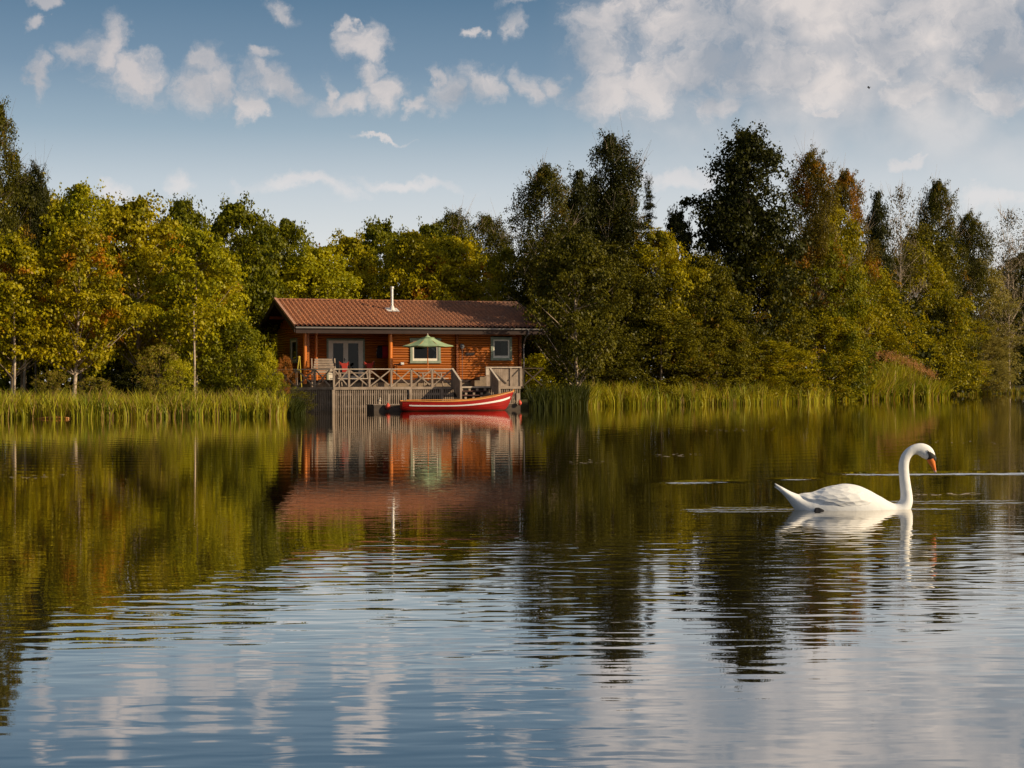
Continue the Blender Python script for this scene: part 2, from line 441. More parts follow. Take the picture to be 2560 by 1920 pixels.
# ------------------------------------------------------------------ water
def water_mat():
    m = bpy.data.materials.new('lake_water'); m.use_nodes = True
    t = NT(m.node_tree); t.t.nodes.clear()
    tc = t.n('ShaderNodeTexCoord')
    P = tc.outputs['Object']
    sp = t.n('ShaderNodeSeparateXYZ'); t.l(P, sp.inputs[0])
    X, Y = sp.outputs[0], sp.outputs[1]
    # edge of the breeze-ruffled water: an uneven line across the lake
    edge = t.noise(t.vmath('MULTIPLY', P, (0.28, 0.10, 0)), 1.0, 2.0)
    thr = t.math('MINIMUM', t.math('ADD', 14.6, t.math('MULTIPLY', X, 0.12)), t.math('MAXIMUM', 8.4, t.math('ADD', 18.0, t.math('MULTIPLY', X, 3.1))))
    e = t.math('SUBTRACT', t.math('ADD', Y, t.math('MULTIPLY', t.math('SUBTRACT', edge, 0.5), 2.6)), thr)
    ruf = t.mr(e, -1.6, 1.4, 1.0, 0.0, smooth=True)
    near = t.mr(Y, 6.2, 11.0, 0.35, 1.0, smooth=True)
    # wavelets with long crests across the view
    def wave(sx_, sy_, scale, det=1.0, rot=0.0, dist=0.0):
        mp = t.n('ShaderNodeMapping'); t.l(P, mp.inputs[0])
        mp.inputs['Rotation'].default_value = (0, 0, rot); mp.inputs['Scale'].default_value = (sx_, sy_, 1)
        return t.noise(mp.outputs[0], scale, det, 0.5, dist)
    w1 = wave(1.5, 2.9, 1.0, 1.0, 0.05, 0.3)
    w2 = wave(2.6, 7.4, 1.0, 0.8, -0.06, 0.3)
    w3 = wave(0.45, 1.1, 1.0, 1.0, 0.16)
    tiny = wave(1.0, 3.0, 2.5, 2.0, 0.0)
    patch = t.mr(t.noise(t.vmath('MULTIPLY', P, (0.5, 0.22, 0)), 1.0, 2.0), 0.38, 0.62, 0.35, 1.0)
    h = t.math('MULTIPLY', t.math('MULTIPLY', w2, 0.0060), t.math('MULTIPLY', t.math('MULTIPLY', ruf, near), patch))
    h = t.math('ADD', h, t.math('MULTIPLY', t.math('MULTIPLY', w1, 0.0034), t.math('MULTIPLY', ruf, t.mr(Y, 5.0, 12.0, 0.55, 1.0))))
    h = t.math('ADD', h, t.math('MULTIPLY', t.math('MULTIPLY', w3, 0.0035), ruf))
    calm = t.math('MULTIPLY', t.mr(Y, 14, 60, 0.0011, 0.0007), t.math('SUBTRACT', 1.0, t.math('MULTIPLY', ruf, 0.9)))
    h = t.math('ADD', h, t.math('MULTIPLY', tiny, calm))
    # faint far swell rings in front of the cabin
    ringd = t.vmath('LENGTH', t.vmath('SUBTRACT', P, (-4.0, 46.0, 0.0)))
    ring = t.math('MULTIPLY', t.math('SINE', t.math('MULTIPLY', ringd, 6.5)), 0.0006)
    ring = t.math('MULTIPLY', ring, t.math('MULTIPLY', t.mr(ringd, 16, 30, 1.0, 0.0), t.mr(Y, 20, 26)))
    h = t.math('ADD', h, ring)
    # smooth wake ridges that catch the sky: (y0, slope, x0, x1, amplitude, width)
    for (y0, k, x0, x1, amp, wd) in [(21.95, 0.30, 1.8, 3.2, 0.022, 0.28), (22.6, 0.14, 3.35, 4.3, 0.017, 0.22), (23.95, 0.03, 4.4, 9.5, 0.027, 0.34)]:
        dy = t.math('SUBTRACT', Y, t.math('ADD', t.math('MULTIPLY', t.math('SUBTRACT', X, x0), k), y0))
        dy = t.math('ADD', dy, t.math('MULTIPLY', t.math('SUBTRACT', t.noise(P, 2.2, 3.0), 0.5), 0.5))
        g = t.math('EXPONENT', t.math('MULTIPLY', t.math('MULTIPLY', dy, dy), -1.0 / (wd * wd)))
        g = t.math('MULTIPLY', g, t.math('MULTIPLY', t.mr(X, x0, x0 + 0.5, smooth=True), t.mr(X, x1 - 0.5, x1, 1.0, 0.0, smooth=True)))
        h = t.math('ADD', h, t.math('MULTIPLY', g, amp))
    # wake behind and around the swan
    sw = pw(2110, 1272, 17.2)
    for (dx0, dx1, dy0, k, amp, wd) in [(-1.75, -0.35, 0.02, 0.03, 0.0085, 0.09), (-1.7, -0.4, -0.22, -0.03, 0.0075, 0.08), (-1.5, -0.5, 0.25, 0.05, 0.0065, 0.07), (0.5, 1.25, 0.0, -0.05, 0.010, 0.06),
                                       (0.55, 2.2, 1.05, 0.05, 0.006, 0.05), (0.8, 2.2, 0.75, 0.02, 0.005, 0.05)]:
        x0, x1 = sw.x + dx0, sw.x + dx1
        dy = t.math('SUBTRACT', Y, t.math('ADD', t.math('MULTIPLY', t.math('SUBTRACT', X, x0), k), 17.3 + dy0))
        dy = t.math('ADD', dy, t.math('MULTIPLY', t.math('SUBTRACT', t.noise(P, 7.0, 2.0), 0.5), 0.35))
        g = t.math('EXPONENT', t.math('MULTIPLY', t.math('MULTIPLY', dy, dy), -1.0 / (wd * wd)))
        g = t.math('MULTIPLY', g, t.math('MULTIPLY', t.mr(X, x0, x0 + 0.4, smooth=True), t.mr(X, x1 - 0.3, x1, 1.0, 0.0, smooth=True)))
        h = t.math('ADD', h, t.math('MULTIPLY', g, amp))
    sd_ = t.vmath('LENGTH', t.vmath('MULTIPLY', t.vmath('SUBTRACT', P, (sw.x - 0.3, 17.3, 0.0)), (0.7, 1.0, 0.0)))
    h = t.math('ADD', h, t.math('MULTIPLY', wave(1.5, 6.0, 1.0, 1.0, 0.0), t.mr(sd_, 0.4, 2.2, 0.004, 0.0, smooth=True)))
    bp = t.n('ShaderNodeBump'); bp.inputs['Strength'].default_value = 1.0; bp.inputs['Distance'].default_value = 1.0
    t.l(h, bp.inputs['Height'])
    fr = t.n('ShaderNodeFresnel'); fr.inputs[0].default_value = 1.33; t.l(bp.outputs[0], fr.inputs[1])
    fac = t.math('POWER', fr.outputs[0], 0.30)
    gl = t.n('ShaderNodeBsdfGlossy'); t.l(t.mr(Y, 5.0, 10.0, 0.035, 0.0), gl.inputs['Roughness'])
    gl.inputs[0].default_value = (0.98, 0.95, 0.90, 1); t.l(bp.outputs[0], gl.inputs['Normal'])
    df = t.n('ShaderNodeBsdfDiffuse'); df.inputs[0].default_value = (0.024, 0.018, 0.009, 1)
    mx = t.n('ShaderNodeMixShader'); t.l(fac, mx.inputs[0]); t.l(df.outputs[0], mx.inputs[1]); t.l(gl.outputs[0], mx.inputs[2])
    o = t.n('ShaderNodeOutputMaterial'); t.l(mx.outputs[0], o.inputs[0])
    return m


S = 3000.0
wat = link_mesh('lake_water', [(-S, -S, 0), (S, -S, 0), (S, S, 0), (-S, S, 0)], [(0, 1, 2, 3)], water_mat())
tag(wat, kind='structure')

# shore line (X, Y)
SHX = [-3000, -400, -120, -60, -40, -21, -15, -11.2, -10.8, 1.0, 3.0, 4.8, 9, 14, 20, 30, 42, 50, 58, 80, 150, 500, 3000]
SHY = [-900, -120, 15, 50, 60, 66.5, 68.5, 69.9, 86.0, 87.5, 89, 97.5, 100.5, 103.5, 112, 138, 165, 181, 186, 190, 170, 60, -900]


def shore(x): return float(np.interp(x, SHX, SHY))


def ground_z(x, y):
    s = y - shore(x)
    return float(np.interp(s, [-4, -0.6, 0.5, 3, 10, 40, 2000], [-0.8, -0.15, 0.12, 0.38, 0.62, 1.0, 1.2]))


xs = sorted(set(SHX + list(np.arange(-60, 100, 2.0))))
rows = [-4, -0.6, 0.5, 3, 10, 40, 200, 2600]
gv = []; gf = []
for x in xs:
    for r in rows:
        y = shore(x) + r
        z = ground_z(x, y) if r < 0 or r > 100 else ground_z(x, y) + random.uniform(-0.05, 0.05)
        gv.append((x, y, z))
R_ = len(rows)
for i in range(len(xs) - 1):
    for j in range(R_ - 1):
        gf.append((i * R_ + j, (i + 1) * R_ + j, (i + 1) * R_ + j + 1, i * R_ + j + 1))
tag(link_mesh('ground', gv, gf, GRASSG, smooth=True), kind='structure')

# ------------------------------------------------------------------ cabin frame
O = Vector((-11.236, 87.48, 0)); TH = 0.355
CL_, CW_, ZE, ZR = 14.0, 9.7, 4.36, 5.98
U = Vector((math.cos(TH), math.sin(TH), 0)); Wv = Vector((-math.sin(TH), math.cos(TH), 0))


def loc(px, py, wq):
    """photo pixel -> (u, z) on the cabin-frame plane w = wq"""
    xe = px + A * (960 - py); ye = py + A * (px - 1280)
    dx = (xe - 1280) / F; dz = -(ye - 960) / F
    t = (wq + O.dot(Wv)) / (dx * Wv.x + Wv.y)
    p = Vector((dx * t, t, H + dz * t))
    return (p - O).dot(U), p.z


def locu(px, py, uq):
    """photo pixel -> (w, z) on the cabin-frame plane u = uq"""
    xe = px + A * (960 - py); ye = py + A * (px - 1280)
    dx = (xe - 1280) / F; dz = -(ye - 960) / F
    t = (uq + O.dot(U)) / (dx * U.x + U.y)
    p = Vector((dx * t, t, H + dz * t))
    return (p - O).dot(Wv), p.z


def cw(u, wq, z): return O + U * u + Wv * wq + Vector((0, 0, z))


WFRONT, WPORCH = 1.0, 2.7
WBACK = CW_ - 1.0
UG = 0.95                                  # gable wall plane
UR = loc(1302, 900, WFRONT)[0]             # right end of the front wall
UPC = loc(974, 900, WFRONT)[0]             # porch ends here
USW = loc(972, 900, WPORCH)[0]             # wall closing the porch
ZF = 1.55                                  # log wall starts above the plinth
PITCH = (ZR - ZE) / (CW_ / 2)
ZWT = ZE + PITCH * WFRONT - 0.22           # top of the front wall

cabin = empty('log_cabin', O, TH)
tag(cabin, 'long orange log cabin with a tiled roof standing behind the lakeside deck', 'cabin')


def log_wall(mb, a, b, z0, z1, plane, axis, out, openings=(), course=0.135, top=None):
    """scalloped log courses from a to b (along u if axis 0, along w if axis 1) on the given plane; out = +1/-1 outward sign"""
    n = max(1, round((z1 - z0) / course)); hgt = (z1 - z0) / n
    for i in range(n):
        za = z0 + i * hgt; zb = za + hgt; zc = (za + zb) / 2
        a1, b1 = (a, b) if top is None else top(zc, a, b)
        if b1 - a1 < 0.05: continue
        segs = [(a1, b1)]
        for (o0, o1, oz0, oz1) in openings:
            if oz0 < zc < oz1:
                ns = []
                for s0, s1 in segs:
                    if o1 <= s0 or o0 >= s1: ns.append((s0, s1)); continue
                    if o0 > s0: ns.append((s0, o0))
                    if o1 < s1: ns.append((o1, s1))
                segs = ns
        prof = [(0, za), (0.035 * 0.6, za + 0.004), (0.055, za + hgt * 0.25), (0.065, zc), (0.055, zb - hgt * 0.25), (0.035 * 0.6, zb - 0.004), (0, zb), (-0.08, zb), (-0.08, za)]
        for s0, s1 in segs:
            poly = [(plane + out * p, z) for p, z in prof]
            if axis == 0: mb.prism(poly, 0, s0, s1)
            else:
                # prism along w (axis 1): 2D points are (u, z)
                vs = []
                for aa in (s0, s1):
                    for (p, z) in poly: vs.append((p, aa, z))
                k = len(poly)
                mb.add(vs, [tuple(range(k)), tuple(range(2 * k - 1, k - 1, -1))] + [(q, q + k, (q + 1) % k + k, (q + 1) % k) for q in range(k)])


# openings measured on the photo
def rect(x0, y0, x1, y1, wq):
    u0, za = loc(x0, y1, wq); u1, zb = loc(x1, y0, wq)
    return u0, u1, za, zb


W1 = rect(1024.5, 846, 1100, 908, WFRONT)
W2 = rect(1226, 843, 1278, 901, WFRONT)
DR = rect(816, 847, 911, 940, WPORCH)
GW0 = locu(730, 870, UG)[0]; GW1 = locu(746, 870, UG)[0]
GWR = (min(GW0, GW1), max(GW0, GW1), locu(738, 908, UG)[1], locu(738, 846, UG)[1])

mb = MB(); log_wall(mb, UPC, UR, ZF, ZWT, WFRONT, 0, -1, [W1, W2]); mb.build('front_wall', LOG, cabin)
mb = MB(); log_wall(mb, UG + 0.02, USW, ZF, ZWT + 0.3, WPORCH, 0, -1, [DR]); mb.build('porch_wall', LOG, cabin)
mid = CW_ / 2


def gable_top(zc, a, b):
    lim = (zc - ZE + 0.30) / PITCH
    return (max(a, lim), min(b, CW_ - lim))


mb = MB()
log_wall(mb, WFRONT + 0.35, WBACK, ZF, ZR - 0.35, UG, 1, -1, [GWR], top=gable_top)
mb.build('gable_wall', LOG, cabin)
mb = MB(); log_wall(mb, WFRONT, WBACK, ZF, ZR - 0.35, UR, 1, 1, [], top=gable_top); mb.build('gable_wall', LOG, cabin)
mb = MB(); log_wall(mb, UG, UR, ZF, ZWT, WBACK, 0, 1, []); mb.build('back_wall', LOG, cabin)
mb = MB(); log_wall(mb, WFRONT + 0.02, WPORCH, ZF, ZWT, USW, 1, -1, []); mb.build('porch_side_wall', LOG, cabin)
# crossing log ends
mb = MB()
n = round((ZWT - ZF) / 0.135); hh = (ZWT - ZF) / n
for uu in (UPC + 0.06, loc(1140, 900, WFRONT)[0], UR - 0.12):
    mb = MB()
    for i in range(n):
        z = ZF + hh * (i + 0.5)
        mb.tube([(uu, WFRONT - 0.26 if i % 2 else WFRONT - 0.23, z), (uu, WFRONT + 0.02, z)], hh * 0.503, 8)
    mb.build('log_end_column', LOG_D, cabin)
# floor, ceiling and plinth
mb = MB(); mb.box(UG, UR, WFRONT - 0.02, WBACK, ZF - 0.12, ZF - 0.004); mb.build('floor', DARKWOOD, cabin)
mb = MB(); mb.box(UG + 0.1, UR - 0.1, WPORCH + 0.1, WBACK - 0.1, ZWT + 0.31, ZWT + 0.34); mb.build('ceiling', INSIDE, cabin)
mb = MB()
mb.box(UG + 0.06, UR - 0.06, WFRONT + 0.06, WBACK - 0.06, 0.3, ZF - 0.125)
mb.build('plinth', STONE, cabin)

mb = MB(); mb.box(UG + 0.15, USW - 0.05, WPORCH + 1.3, WPORCH + 1.35, ZF, ZWT + 0.3); mb.build('dark_liner', INSIDE, cabin)  # near-black liners added behind the panes so the glass looks dark
mb = MB(); mb.box(USW + 0.05, UR - 0.15, WFRONT + 1.2, WFRONT + 1.25, ZF, ZWT); mb.box(USW + 0.05, UR - 0.15, WFRONT + 0.02, WFRONT + 1.2, ZWT - 0.05, ZWT); mb.build('dark_liner', INSIDE, cabin)
# eaves beam, fascia, gutter, porch posts
mb = MB(); mb.box(0.35, UPC + 0.2, WFRONT - 0.09, WFRONT + 0.09, ZWT - 0.12, ZWT + 0.16); mb.build('eaves_beam', LOG, cabin)
mb = MB(); mb.box(-0.0, CL_, 0.02, 0.06, ZE - 0.36, ZE - 0.02); mb.build('fascia', DARKWOOD, cabin)  # fascia made tall and dark to take in the eave shadow too
mb = MB(); mb.box(0.04, CL_ - 0.04, 0.065, WFRONT - 0.1, ZE - 0.28, ZE - 0.25); mb.build('soffit', DARKWOOD, cabin)
mb = MB()
pts = [( -0.02, -0.06), (-0.02, -0.11), (-0.06, -0.15), (-0.12, -0.12), (-0.13, -0.05), (-0.11, -0.05), (-0.10, -0.10), (-0.06, -0.12), (-0.035, -0.10), (-0.035, -0.06)]
mb.prism([(0.035 + p, ZE + q + 0.02) for p, q in pts], 0, -0.02, CL_ + 0.02)
mb.build('gutter', GUTTER, cabin)
for (px_, wq, rr) in ((762.5, WFRONT, 0.10), (790.5, WPORCH - 0.9, 0.085), (976, WFRONT - 0.28, 0.12)):
    uu = loc(px_, 880, wq)[0]
    mb = MB(); mb.tube([(uu, wq, ZF - 0.2), (uu, wq, ZWT - 0.12 if wq < 1.3 else ZWT + 0.2)], rr, 12); mb.build('porch_post', POSTM, cabin, smooth=False)


# roof
def roof_side(sign):
    """pantile surface; sign -1 front slope, +1 back slope"""
    ups = 0.25; per = 6
    nu = int(CL_ / ups) * per
    us = np.linspace(-0.05, CL_ + 0.05, nu + 1)
    prof = 0.046 * np.cos(us / ups * 2 * math.pi) + 0.014 * np.cos(us / ups * 4 * math.pi)
    rows = []
    nr = 15
    half = CW_ / 2 + 0.03
    for i in range(nr):
        for (q, dz) in ((i / nr, 0.042), ((i + 1) / nr - 0.0005, 0.0)):
            wv_ = half * q; zz = ZE + 0.02 + (ZR - ZE) * q + dz
            ww = -0.03 + wv_ if sign < 0 else CW_ + 0.03 - wv_
            rows.append(np.stack([us, np.full_like(us, ww), zz + prof], 1))
    V = np.concatenate(rows); n = len(us); fs = []
    R = len(rows)
    idx = np.arange(R * n).reshape(R, n)
    q = np.stack([idx[:-1, :-1], idx[:-1, 1:], idx[1:, 1:], idx[1:, :-1]], -1).reshape(-1, 4)
    if sign > 0: q = q[:, ::-1]
    return V, q


V1, q1 = roof_side(-1); V2, q2 = roof_side(1)
roof = link_mesh('roof', np.concatenate([V1, V2]), np.concatenate([q1, q2 + len(V1)]), ROOF, cabin, smooth=False)
mb = MB()
for s in (0, 1):
    e0 = (0.0 if s == 0 else CW_)
    mb.add([(0.02, e0, ZE - 0.06), (CL_ - 0.02, e0, ZE - 0.06), (CL_ - 0.02, mid, ZR - 0.06), (0.02, mid, ZR - 0.06),
            (0.02, e0, ZE - 0.13), (CL_ - 0.02, e0, ZE - 0.13), (CL_ - 0.02, mid, ZR - 0.13), (0.02, mid, ZR - 0.13)],
           [(0, 1, 2, 3), (7, 6, 5, 4), (0, 4, 5, 1), (1, 5, 6, 2), (3, 7, 4, 0)])
mb.build('roof_boarding', DARKWOOD, roof)
mb = MB(); nt = 34
for i in range(nt):
    a = -0.06 + (CL_ + 0.12) * i / nt; b = a + (CL_ + 0.12) / nt + 0.03
    rings = []
    for (x, r) in ((a, 0.12), (b, 0.10)):
        rings.append([(x, mid + r * math.cos(t), ZR + 0.0 + r * 0.75 * math.sin(t)) for t in [math.pi * 2 * k / 10 for k in range(10)]])
    mb.loft(rings)
mb.build('ridge_tiles', ROOF, roof)
for (ux, nm) in ((-0.09, 'verge_board'), (CL_ + 0.05, 'verge_board')):
    mb = MB()
    for s in (0, 1):
        e0 = -0.02 if s == 0 else CW_ + 0.02
        mb.add([(ux, e0, ZE + 0.05), (ux, mid, ZR + 0.06), (ux, mid, ZR - 0.28), (ux, e0, ZE - 0.32),
                (ux + 0.04, e0, ZE + 0.05), (ux + 0.04, mid, ZR + 0.06), (ux + 0.04, mid, ZR - 0.28), (ux + 0.04, e0, ZE - 0.32)],
               [(0, 1, 2, 3), (7, 6, 5, 4), (0, 4, 5, 1), (2, 6, 7, 3), (0, 3, 7, 4)])
    mb.build(nm, DARKWOOD, roof)
# light tile edging along the visible verge
mb = MB()
mb.add([(-0.10, -0.03, ZE + 0.052), (-0.10, mid, ZR + 0.065), (0.05, mid, ZR + 0.10), (0.05, -0.03, ZE + 0.09)], [(0, 1, 2, 3)])
mb.add([(-0.10, -0.03, ZE + 0.10), (-0.10, mid, ZR + 0.11), (0.03, mid, ZR + 0.115), (0.03, -0.03, ZE + 0.105), (-0.10, -0.03, ZE - 0.02), (-0.10, mid, ZR - 0.01)], [(0, 1, 2, 3), (0, 4, 5, 1)])
mb.build('verge_tiles', mat('pale_clay', (0.50, 0.26, 0.17), 0.8, 0.25, 6), roof)
# purlin ends under the gable overhang
mb = MB()
for wq in (WFRONT, WFRONT + 1.9, mid, CW_ - WFRONT - 1.9, WBACK):
    zz = ZE + PITCH * min(wq, CW_ - wq) - 0.26
    mb = MB(); mb.tube([(0.06, wq, zz), (UG + 0.1, wq, zz)], 0.10, 10); mb.build('purlin', LOG_D, cabin)
# rafters under the front eave
# flue
uf, zf = loc(979, 774, 2.6)
wf_ = 2.9
uf = loc(980, 775, wf_)[0]
zb = ZE + PITCH * wf_ + 0.05
flue = MB()
flue.tube([(uf, wf_, zb), (uf, wf_, zb + 1.22)], 0.085, 14)
flue.tube([(uf, wf_, zb + 0.40), (uf, wf_, zb + 0.44)], 0.095, 14)
flue.tube([(uf, wf_, zb + 0.85), (uf, wf_, zb + 0.88)], 0.095, 14)
flue.tube([(uf, wf_, zb + 1.20), (uf, wf_, zb + 1.30)], 0.115, 14)
fo = flue.build('chimney', STEEL, roof, smooth=False)
mb = MB()
mb.add([(uf - 0.34, wf_ - 0.36, ZE + PITCH * (wf_ - 0.36) + 0.10), (uf + 0.34, wf_ - 0.36, ZE + PITCH * (wf_ - 0.36) + 0.10), (uf + 0.34, wf_ + 0.3, ZE + PITCH * (wf_ + 0.3) + 0.10), (uf - 0.34, wf_ + 0.3, ZE + PITCH * (wf_ + 0.3) + 0.10)], [(0, 1, 2, 3)])
mb.tube([(uf, wf_, zb + 0.0), (uf, wf_, zb + 0.10), (uf, wf_, zb + 0.26)], [0.19, 0.14, 0.10], 12)
mb.build('flashing', LEAD, fo)


def window(R, wq, name='window', curtain=None, split=False):
    """R = outer trim rectangle (u0,u1,z0,z1)"""
    u0, u1, z0, z1 = R
    t = 0.13
    m = MB()
    m.box(u0 - 0.02, u1 + 0.02, wq - 0.12, wq + 0.02, z1 - t, z1)
    m.box(u0 - 0.02, u1 + 0.02, wq - 0.14, wq + 0.02, z0, z0 + t)
    m.box(u0, u0 + t, wq - 0.117, wq + 0.02, z0 + t, z1 - t); m.box(u1 - t, u1, wq - 0.117, wq + 0.02, z0 + t, z1 - t)
    wn = m.build(name, GREENP, cabin)
    f = MB(); a, b, c, d_ = u0 + t, u1 - t, z0 + t, z1 - t; k = 0.085
    f.box(a, b, wq - 0.075, wq, d_ - k, d_); f.box(a, b, wq - 0.075, wq, c, c + k + 0.04)
    f.box(a, a + k, wq - 0.072, wq, c + k + 0.04, d_ - k); f.box(b - k, b, wq - 0.072, wq, c + k + 0.04, d_ - k)
    f.build('frame', CREAM, wn)
    g = MB(); g.box(a + k, b - k, wq - 0.04, wq - 0.03, c + k + 0.04, d_ - k); g.build('pane', GLASS, wn)
    return wn, (a + k, b - k, c + k, d_ - k)


wn, (a, b, c, d_) = window(W1, WFRONT)
mb = MB(); zt = d_
mb.prism([(a, zt), (b, zt), (b, c), (a + (b - a) * 0.83, c), (b - 0.02, c + (zt - c) * 0.42), (b - 0.30, c + (zt - c) * 0.66), (a, zt - 0.20)], 1, WFRONT + 0.02, WFRONT + 0.035)
bl = mb.build('sky_reflection_panel', SKY_REFL, wn)  # bluish panel inside the pane, painted to stand for reflected sky
wn, (a, b, c, d_) = window(W2, WFRONT)
mb = MB(); rings = []
nn = 26
for z in (c, d_):
    rings.append([(a + (b - a) * (0.52 + 0.48 * i / nn), WFRONT + 0.05 + 0.025 * math.sin(i * 1.5), z) for i in range(nn + 1)])
mb.loft(rings, caps=False, closed=False); mb.build('curtain', CURTAIN, wn)
# gable window
u0 = UG
m = MB(); w0, w1, z0, z1 = GWR; t = 0.11
m.box(UG - 0.12, UG + 0.02, w0, w1, z1 - t, z1); m.box(UG - 0.14, UG + 0.02, w0, w1, z0, z0 + t)
m.box(UG - 0.117, UG + 0.02, w0, w0 + t, z0 + t, z1 - t); m.box(UG - 0.117, UG + 0.02, w1 - t, w1, z0 + t, z1 - t)
gw = m.build('window', GREENP, cabin)
m = MB(); k = 0.09
m.box(UG - 0.08, UG, w0 + t, w1 - t, z1 - t - k, z1 - t); m.box(UG - 0.08, UG, w0 + t, w1 - t, z0 + t, z0 + t + k)
m.box(UG - 0.077, UG, w0 + t, w0 + t + k, z0 + t + k, z1 - t - k); m.box(UG - 0.077, UG, w1 - t - k, w1 - t, z0 + t + k, z1 - t - k)
m.build('frame', CREAM, gw)
m = MB(); m.box(UG - 0.045, UG - 0.035, w0 + t + k, w1 - t - k, z0 + t + k, z1 - t - k); m.build('pane', GLASS, gw)

# french door
u0, u1, z0, z1 = DR; z0 = ZF + 0.02
m = MB(); t = 0.10
m.box(u0, u1, WPORCH - 0.10, WPORCH + 0.02, z1 - t, z1); m.box(u0, u0 + t, WPORCH - 0.10, WPORCH + 0.02, z0, z1 - t); m.box(u1 - t, u1, WPORCH - 0.10, WPORCH + 0.02, z0, z1 - t)
m.build('door_frame', GREENP, cabin)
um = (u0 + u1) / 2
for (a, b, hs) in ((u0 + t, um - 0.004, 1), (um + 0.004, u1 - t, 0)):
    m = MB(); k = 0.20 if True else 0.1
    kl, kr = (0.26, 0.13) if hs else (0.13, 0.26)
    m.box(a, b, WPORCH - 0.07, WPORCH - 0.01, z1 - t - 0.15, z1 - t - 0.003); m.box(a, b, WPORCH - 0.07, WPORCH - 0.01, z0, z0 + 0.20)
    m.box(a, a + kl, WPORCH - 0.067, WPORCH - 0.01, z0 + 0.20, z1 - t - 0.15); m.box(b - kr, b, WPORCH - 0.067, WPORCH - 0.01, z0 + 0.20, z1 - t - 0.15)
    dr = m.build('door', CREAM, cabin)
    g = MB(); g.box(a + kl, b - kr, WPORCH - 0.045, WPORCH - 0.035, z0 + 0.20, z1 - t - 0.15); g.build('pane', GLASS, dr)
    if hs:
        g = MB(); g.box(b - 0.10, b - 0.06, WPORCH - 0.10, WPORCH - 0.07, z0 + 0.98, z0 + 1.18); g.box(b - 0.10, b + 0.02, WPORCH - 0.13, WPORCH - 0.10, z0 + 1.06, z0 + 1.09); g.build('handle', IRON, dr)

# downpipe at the right corner
ug = loc(1321, 824, 0.0)[0]
m = MB()
m.tube([(ug, -0.02, ZE - 0.10), (ug, -0.02, ZE - 0.32), (ug - 0.10, 0.2, ZE - 0.55), (UR + 0.16, WFRONT - 0.06, ZE - 0.85), (UR + 0.14, WFRONT - 0.08, ZE - 1.1), (UR + 0.14, WFRONT - 0.08, 1.3)], 0.04, 8)
m.build('downpipe', GUTTER, cabin)


# ------------------------------------------------------------------ things on the cabin walls
def box_thing(name, label, cat, mats, parts, at, rz=TH, group=None):
    e = empty(name, at, rz); tag(e, label, cat, group)
    return e


uu, zz = loc(1153, 866, WFRONT)
lamp = MB(); lamp.ball((0, 0, 0), (0.13, 0.05, 0.16), 12, 7); lamp.tube([(0, 0, -0.15), (0, 0, -1.9)], 0.014, 6)
o = lamp.build('hanging_ornament', mat('grey_ornament', (0.13, 0.13, 0.14), 0.6, 0.2)); o.location = cw(uu, WFRONT - 0.16, zz); o.rotation_euler = (0, 0, TH)
tag(o, 'round grey ornament with a long cord hung on the log wall beside the dark post', 'ornament')
uu, zz = loc(1173.5, 885, WFRONT)
m = MB(); m.box(-0.24, 0.24, -0.03, 0.0, -0.07, 0.07); m.box(-0.255, -0.235, -0.035, 0.0, -0.08, 0.08); m.box(0.235, 0.255, -0.035, 0.0, -0.08, 0.08)
o = m.build('name_plaque', mat('dark_plaque', (0.06, 0.04, 0.035), 0.6, 0.2)); o.location = cw(uu, WFRONT - 0.07, zz); o.rotation_euler = (0, 0, TH)
tag(o, 'small dark wooden plaque on the log wall under the eave, near the far window', 'plaque')
uu, zz = loc(1004, 909, WFRONT)
m = MB(); m.box(-0.09, 0.09, -0.08, 0, -0.06, 0.06); m.box(-0.075, 0.075, -0.095, -0.08, -0.045, 0.045)
o = m.build('socket_box', WHITEP); o.location = cw(uu, WFRONT - 0.066, zz); o.rotation_euler = (0, 0, TH)
tag(o, 'small white electric box on the log wall below the window with the parasol', 'electric box')
uu, zz = loc(992, 912, WFRONT - 1.2)
m = MB(); m.tube([(0, 0, 0), (0, 0, zz - 1.18)], 0.02, 6); m.box(-0.14, 0.16, -0.05, 0.05, zz - 1.18, zz - 1.13)
o = m.build('stand', DARKWOOD); o.location = cw(uu, WFRONT - 1.2, 1.18); o.rotation_euler = (0, 0, TH)
tag(o, 'thin upright stand with a narrow shelf on the deck beside the porch corner', 'stand')
# coats on the porch wall
for (px_, py_, m_, nm, wd, hg, lb) in ((960, 880, REDC2, 'coat', 0.25, 0.62, 'crimson coat hanging on the porch wall near the corner post'),
                                     (948, 880, NAVY, 'coat', 0.20, 0.60, 'dark navy coat hanging on the porch wall beside the crimson one')):
    uu, zz = loc(px_, py_, WPORCH)
    mb = MB(); rings = []
    for k_, (z, r1, r2) in enumerate(((0.32, 0.04, 0.03), (0.28, wd * 0.75, 0.06), (0.1, wd * 0.95, 0.09), (-0.15, wd, 0.10), (-0.32, wd * 0.8, 0.09))):
        rings.append([(r1 * math.cos(t) * (1 + 0.12 * math.sin(5 * t + k_)), -0.02 - r2 * (0.8 + math.sin(t) * 0.8), z + 0.03 * math.sin(3 * t)) for t in [2 * math.pi * q / 14 for q in range(14)]])
    mb.loft(rings)
    o = mb.build(nm, m_, smooth=True); o.location = cw(uu, WPORCH - 0.08, zz); o.rotation_euler = (0, 0, TH)
    tag(o, lb, 'coat')
uu, zz = loc(941, 882, WPORCH)
mb = MB()
for k_ in range(5): mb.ball((0.02 * math.sin(k_ * 2), -0.05, 0.2 - 0.1 * k_), (0.05, 0.04, 0.055), 8, 5)
o = mb.build('shell_string', PALEW, smooth=True); o.location = cw(uu, WPORCH - 0.08, zz); o.rotation_euler = (0, 0, TH)
tag(o, 'string of pale floats hanging on the porch wall by the dark coat', 'wall ornament')

